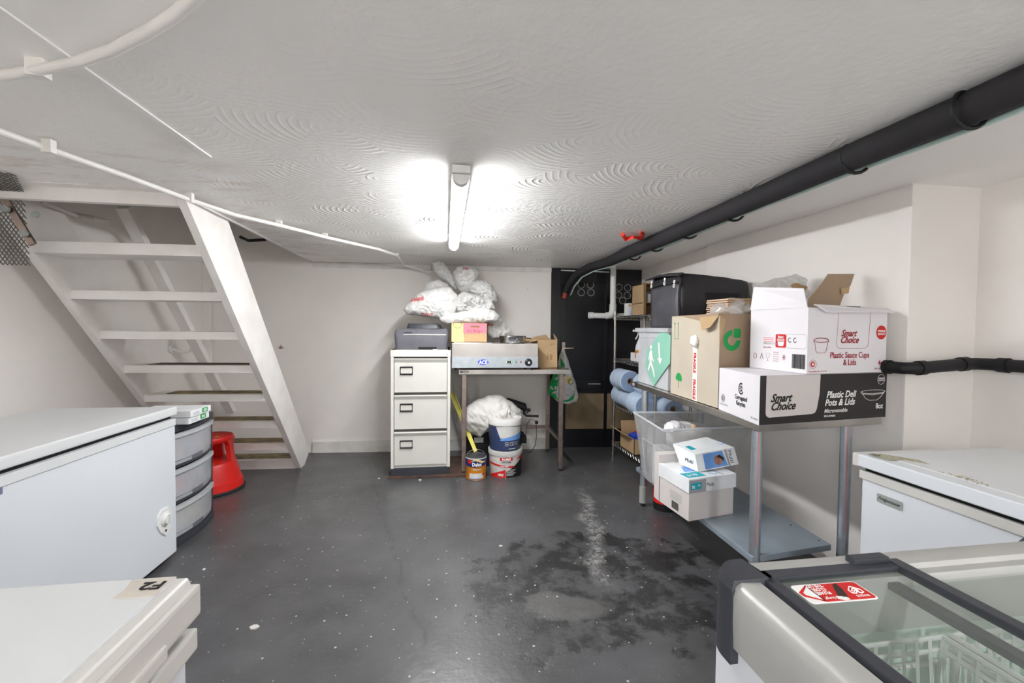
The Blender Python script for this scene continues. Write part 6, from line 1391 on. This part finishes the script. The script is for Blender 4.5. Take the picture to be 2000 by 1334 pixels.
TM = Fr((mA[0]-.006, mA[1]-.006, .468), (mC[0]-mA[0], mC[1]-mA[1], 0), (mB[0]-mA[0], mB[1]-mA[1], 0))
tp = patch('teal_top', TM, [(.015, .02), (.13, .02), (.13, .085), (.015, .085)], 'print_teal', lid); text('label_text', 'fit 70', TM, .03, .035, .030, 'print_white', tp, lift=.002, bold=.0004)
patch('picture_blue', TM, [(.06, .10), (.19, .09), (.20, .15), (.10, .17)], 'print_sky', lid); patch('picture_skin', TM, [(.12, .10), (.22, .08), (.23, .11), (.15, .14)], 'print_skin', lid, .0012); patch('grey_stripe', TM, [(.225, .005), (.235, .005), (.235, .25), (.225, .25)], 'print_grey', lid); lines('blue_ring', TM, [circ(.195, .045, .022, 20)+[(.217, .045)]], .002, 'print_sky', lid)
LB = Fr((*mB, mz0), (mA[0]-mB[0], mA[1]-mB[1], 0), (0, 0, 1)); b = MB(); x = .115; random.seed(5)
while x < .175:
    w_ = random.choice((.0015, .0025)); b.poly([LB.p(x, .015, .0008), LB.p(x+w_, .015, .0008), LB.p(x+w_, .055, .0008), LB.p(x, .055, .0008)], .0004, LB.n); x += w_+.0024
b.build('barcode', 'print_ink', bd)
for k in range(6): patch('print_row', LB, [(.10, .065+k*.008), (.20, .065+k*.008), (.20, .067+k*.008), (.10, .067+k*.008)], 'tarnish', bd)
# taller carton behind, then the crumpled lid on top
r = thing('paper_box', 'tall plain white carton pressed between the copier paper box and the crate', 'box', (1.3, 2.27, .251))
quadwalls((1.188, 2.232), (1.50, 2.262), (1.19, 2.292), .2515, .515, top=True).build('carton_body', 'card_grey', r)
r = thing('carton_lid', 'crushed printed copier paper lid tilted on top of the white cartons', 'lid', (1.35, 2.18, .47))
c0 = V((1.315, 2.055, .470)); uL = V((.27, .045, .018)); vL = V((-.03, .10, .005)); hL = V((0, .035, .085))
b = MB(); b.hexa([c0, c0+uL, c0+uL+vL*1.2, c0+vL*1.2, c0+hL, c0+uL+hL-V((.005, 0, 0)), c0+uL+vL*1.5+hL-V((.03, 0, -.015)), c0+vL*1.5+hL+V((.0, 0, .01))])
bd = b.build('lid_body', 'envelope_white', r, bevel=.003)
f = Fr(c0, uL, hL); 
patch('picture_blue', f, [(.05, .006), (.20, .006), (.19, .085), (.06, .085)], 'print_sky', bd); patch('picture_face', f, circ(.145, .042, .026, 16), 'print_skin', bd, .0014); patch('picture_hair', f, [(.14, .06), (.165, .068), (.185, .05), (.18, .03), (.168, .045)], 'print_hair', bd, .002)
patch('grey_stripe', f, [(.205, .003), (.218, .003), (.218, .088), (.205, .088)], 'print_grey', bd); text('box_text', 'Multi', f, .224, .082, .034, 'print_ink', bd, rot=-PI/2, lift=.002)
f2 = Fr(c0+vL*1.5+hL+V((0, 0, .01)), -vL*1.5-V((0, 0, .01)), V((0, 0, 1))); f3 = Fr(c0+hL, uL, vL*1.5+V((0, 0, .01)))
patch('teal_label', f3, [(.02, .05), (.09, .05), (.09, .10), (.02, .10)], 'print_teal', bd, .001); text('box_text', 'Multi Office', Fr(f3.p(.21, .09, 0), -f3.u, -f3.v), 0, 0, .026, 'print_ink', bd); lines('blue_ring', f3, [circ(.235, .07, .018, 20)+[(.253, .07)]], .005, 'print_sky', bd)
f4 = Fr(c0+vL*1.2, -vL, hL+V((0, 0, .01))); text('box_text', 'Multi', f4, .03, .03, .028, 'print_ink', bd)
# red and black pot behind
c = V((1.475, 2.69, 0)); r = thing('plastic_bucket', 'red and black bucket on the floor under the lower shelf', 'bucket', c)
MB().lathe([(0, 0), (.072, 0), (.074, .05)], c, 30).build('base', 'black_matt', r, smooth=True); MB().lathe([(.074, .05), (.083, .195), (0, .195)], c, 30).build('upper_body', 'red_plastic', r, smooth=True)
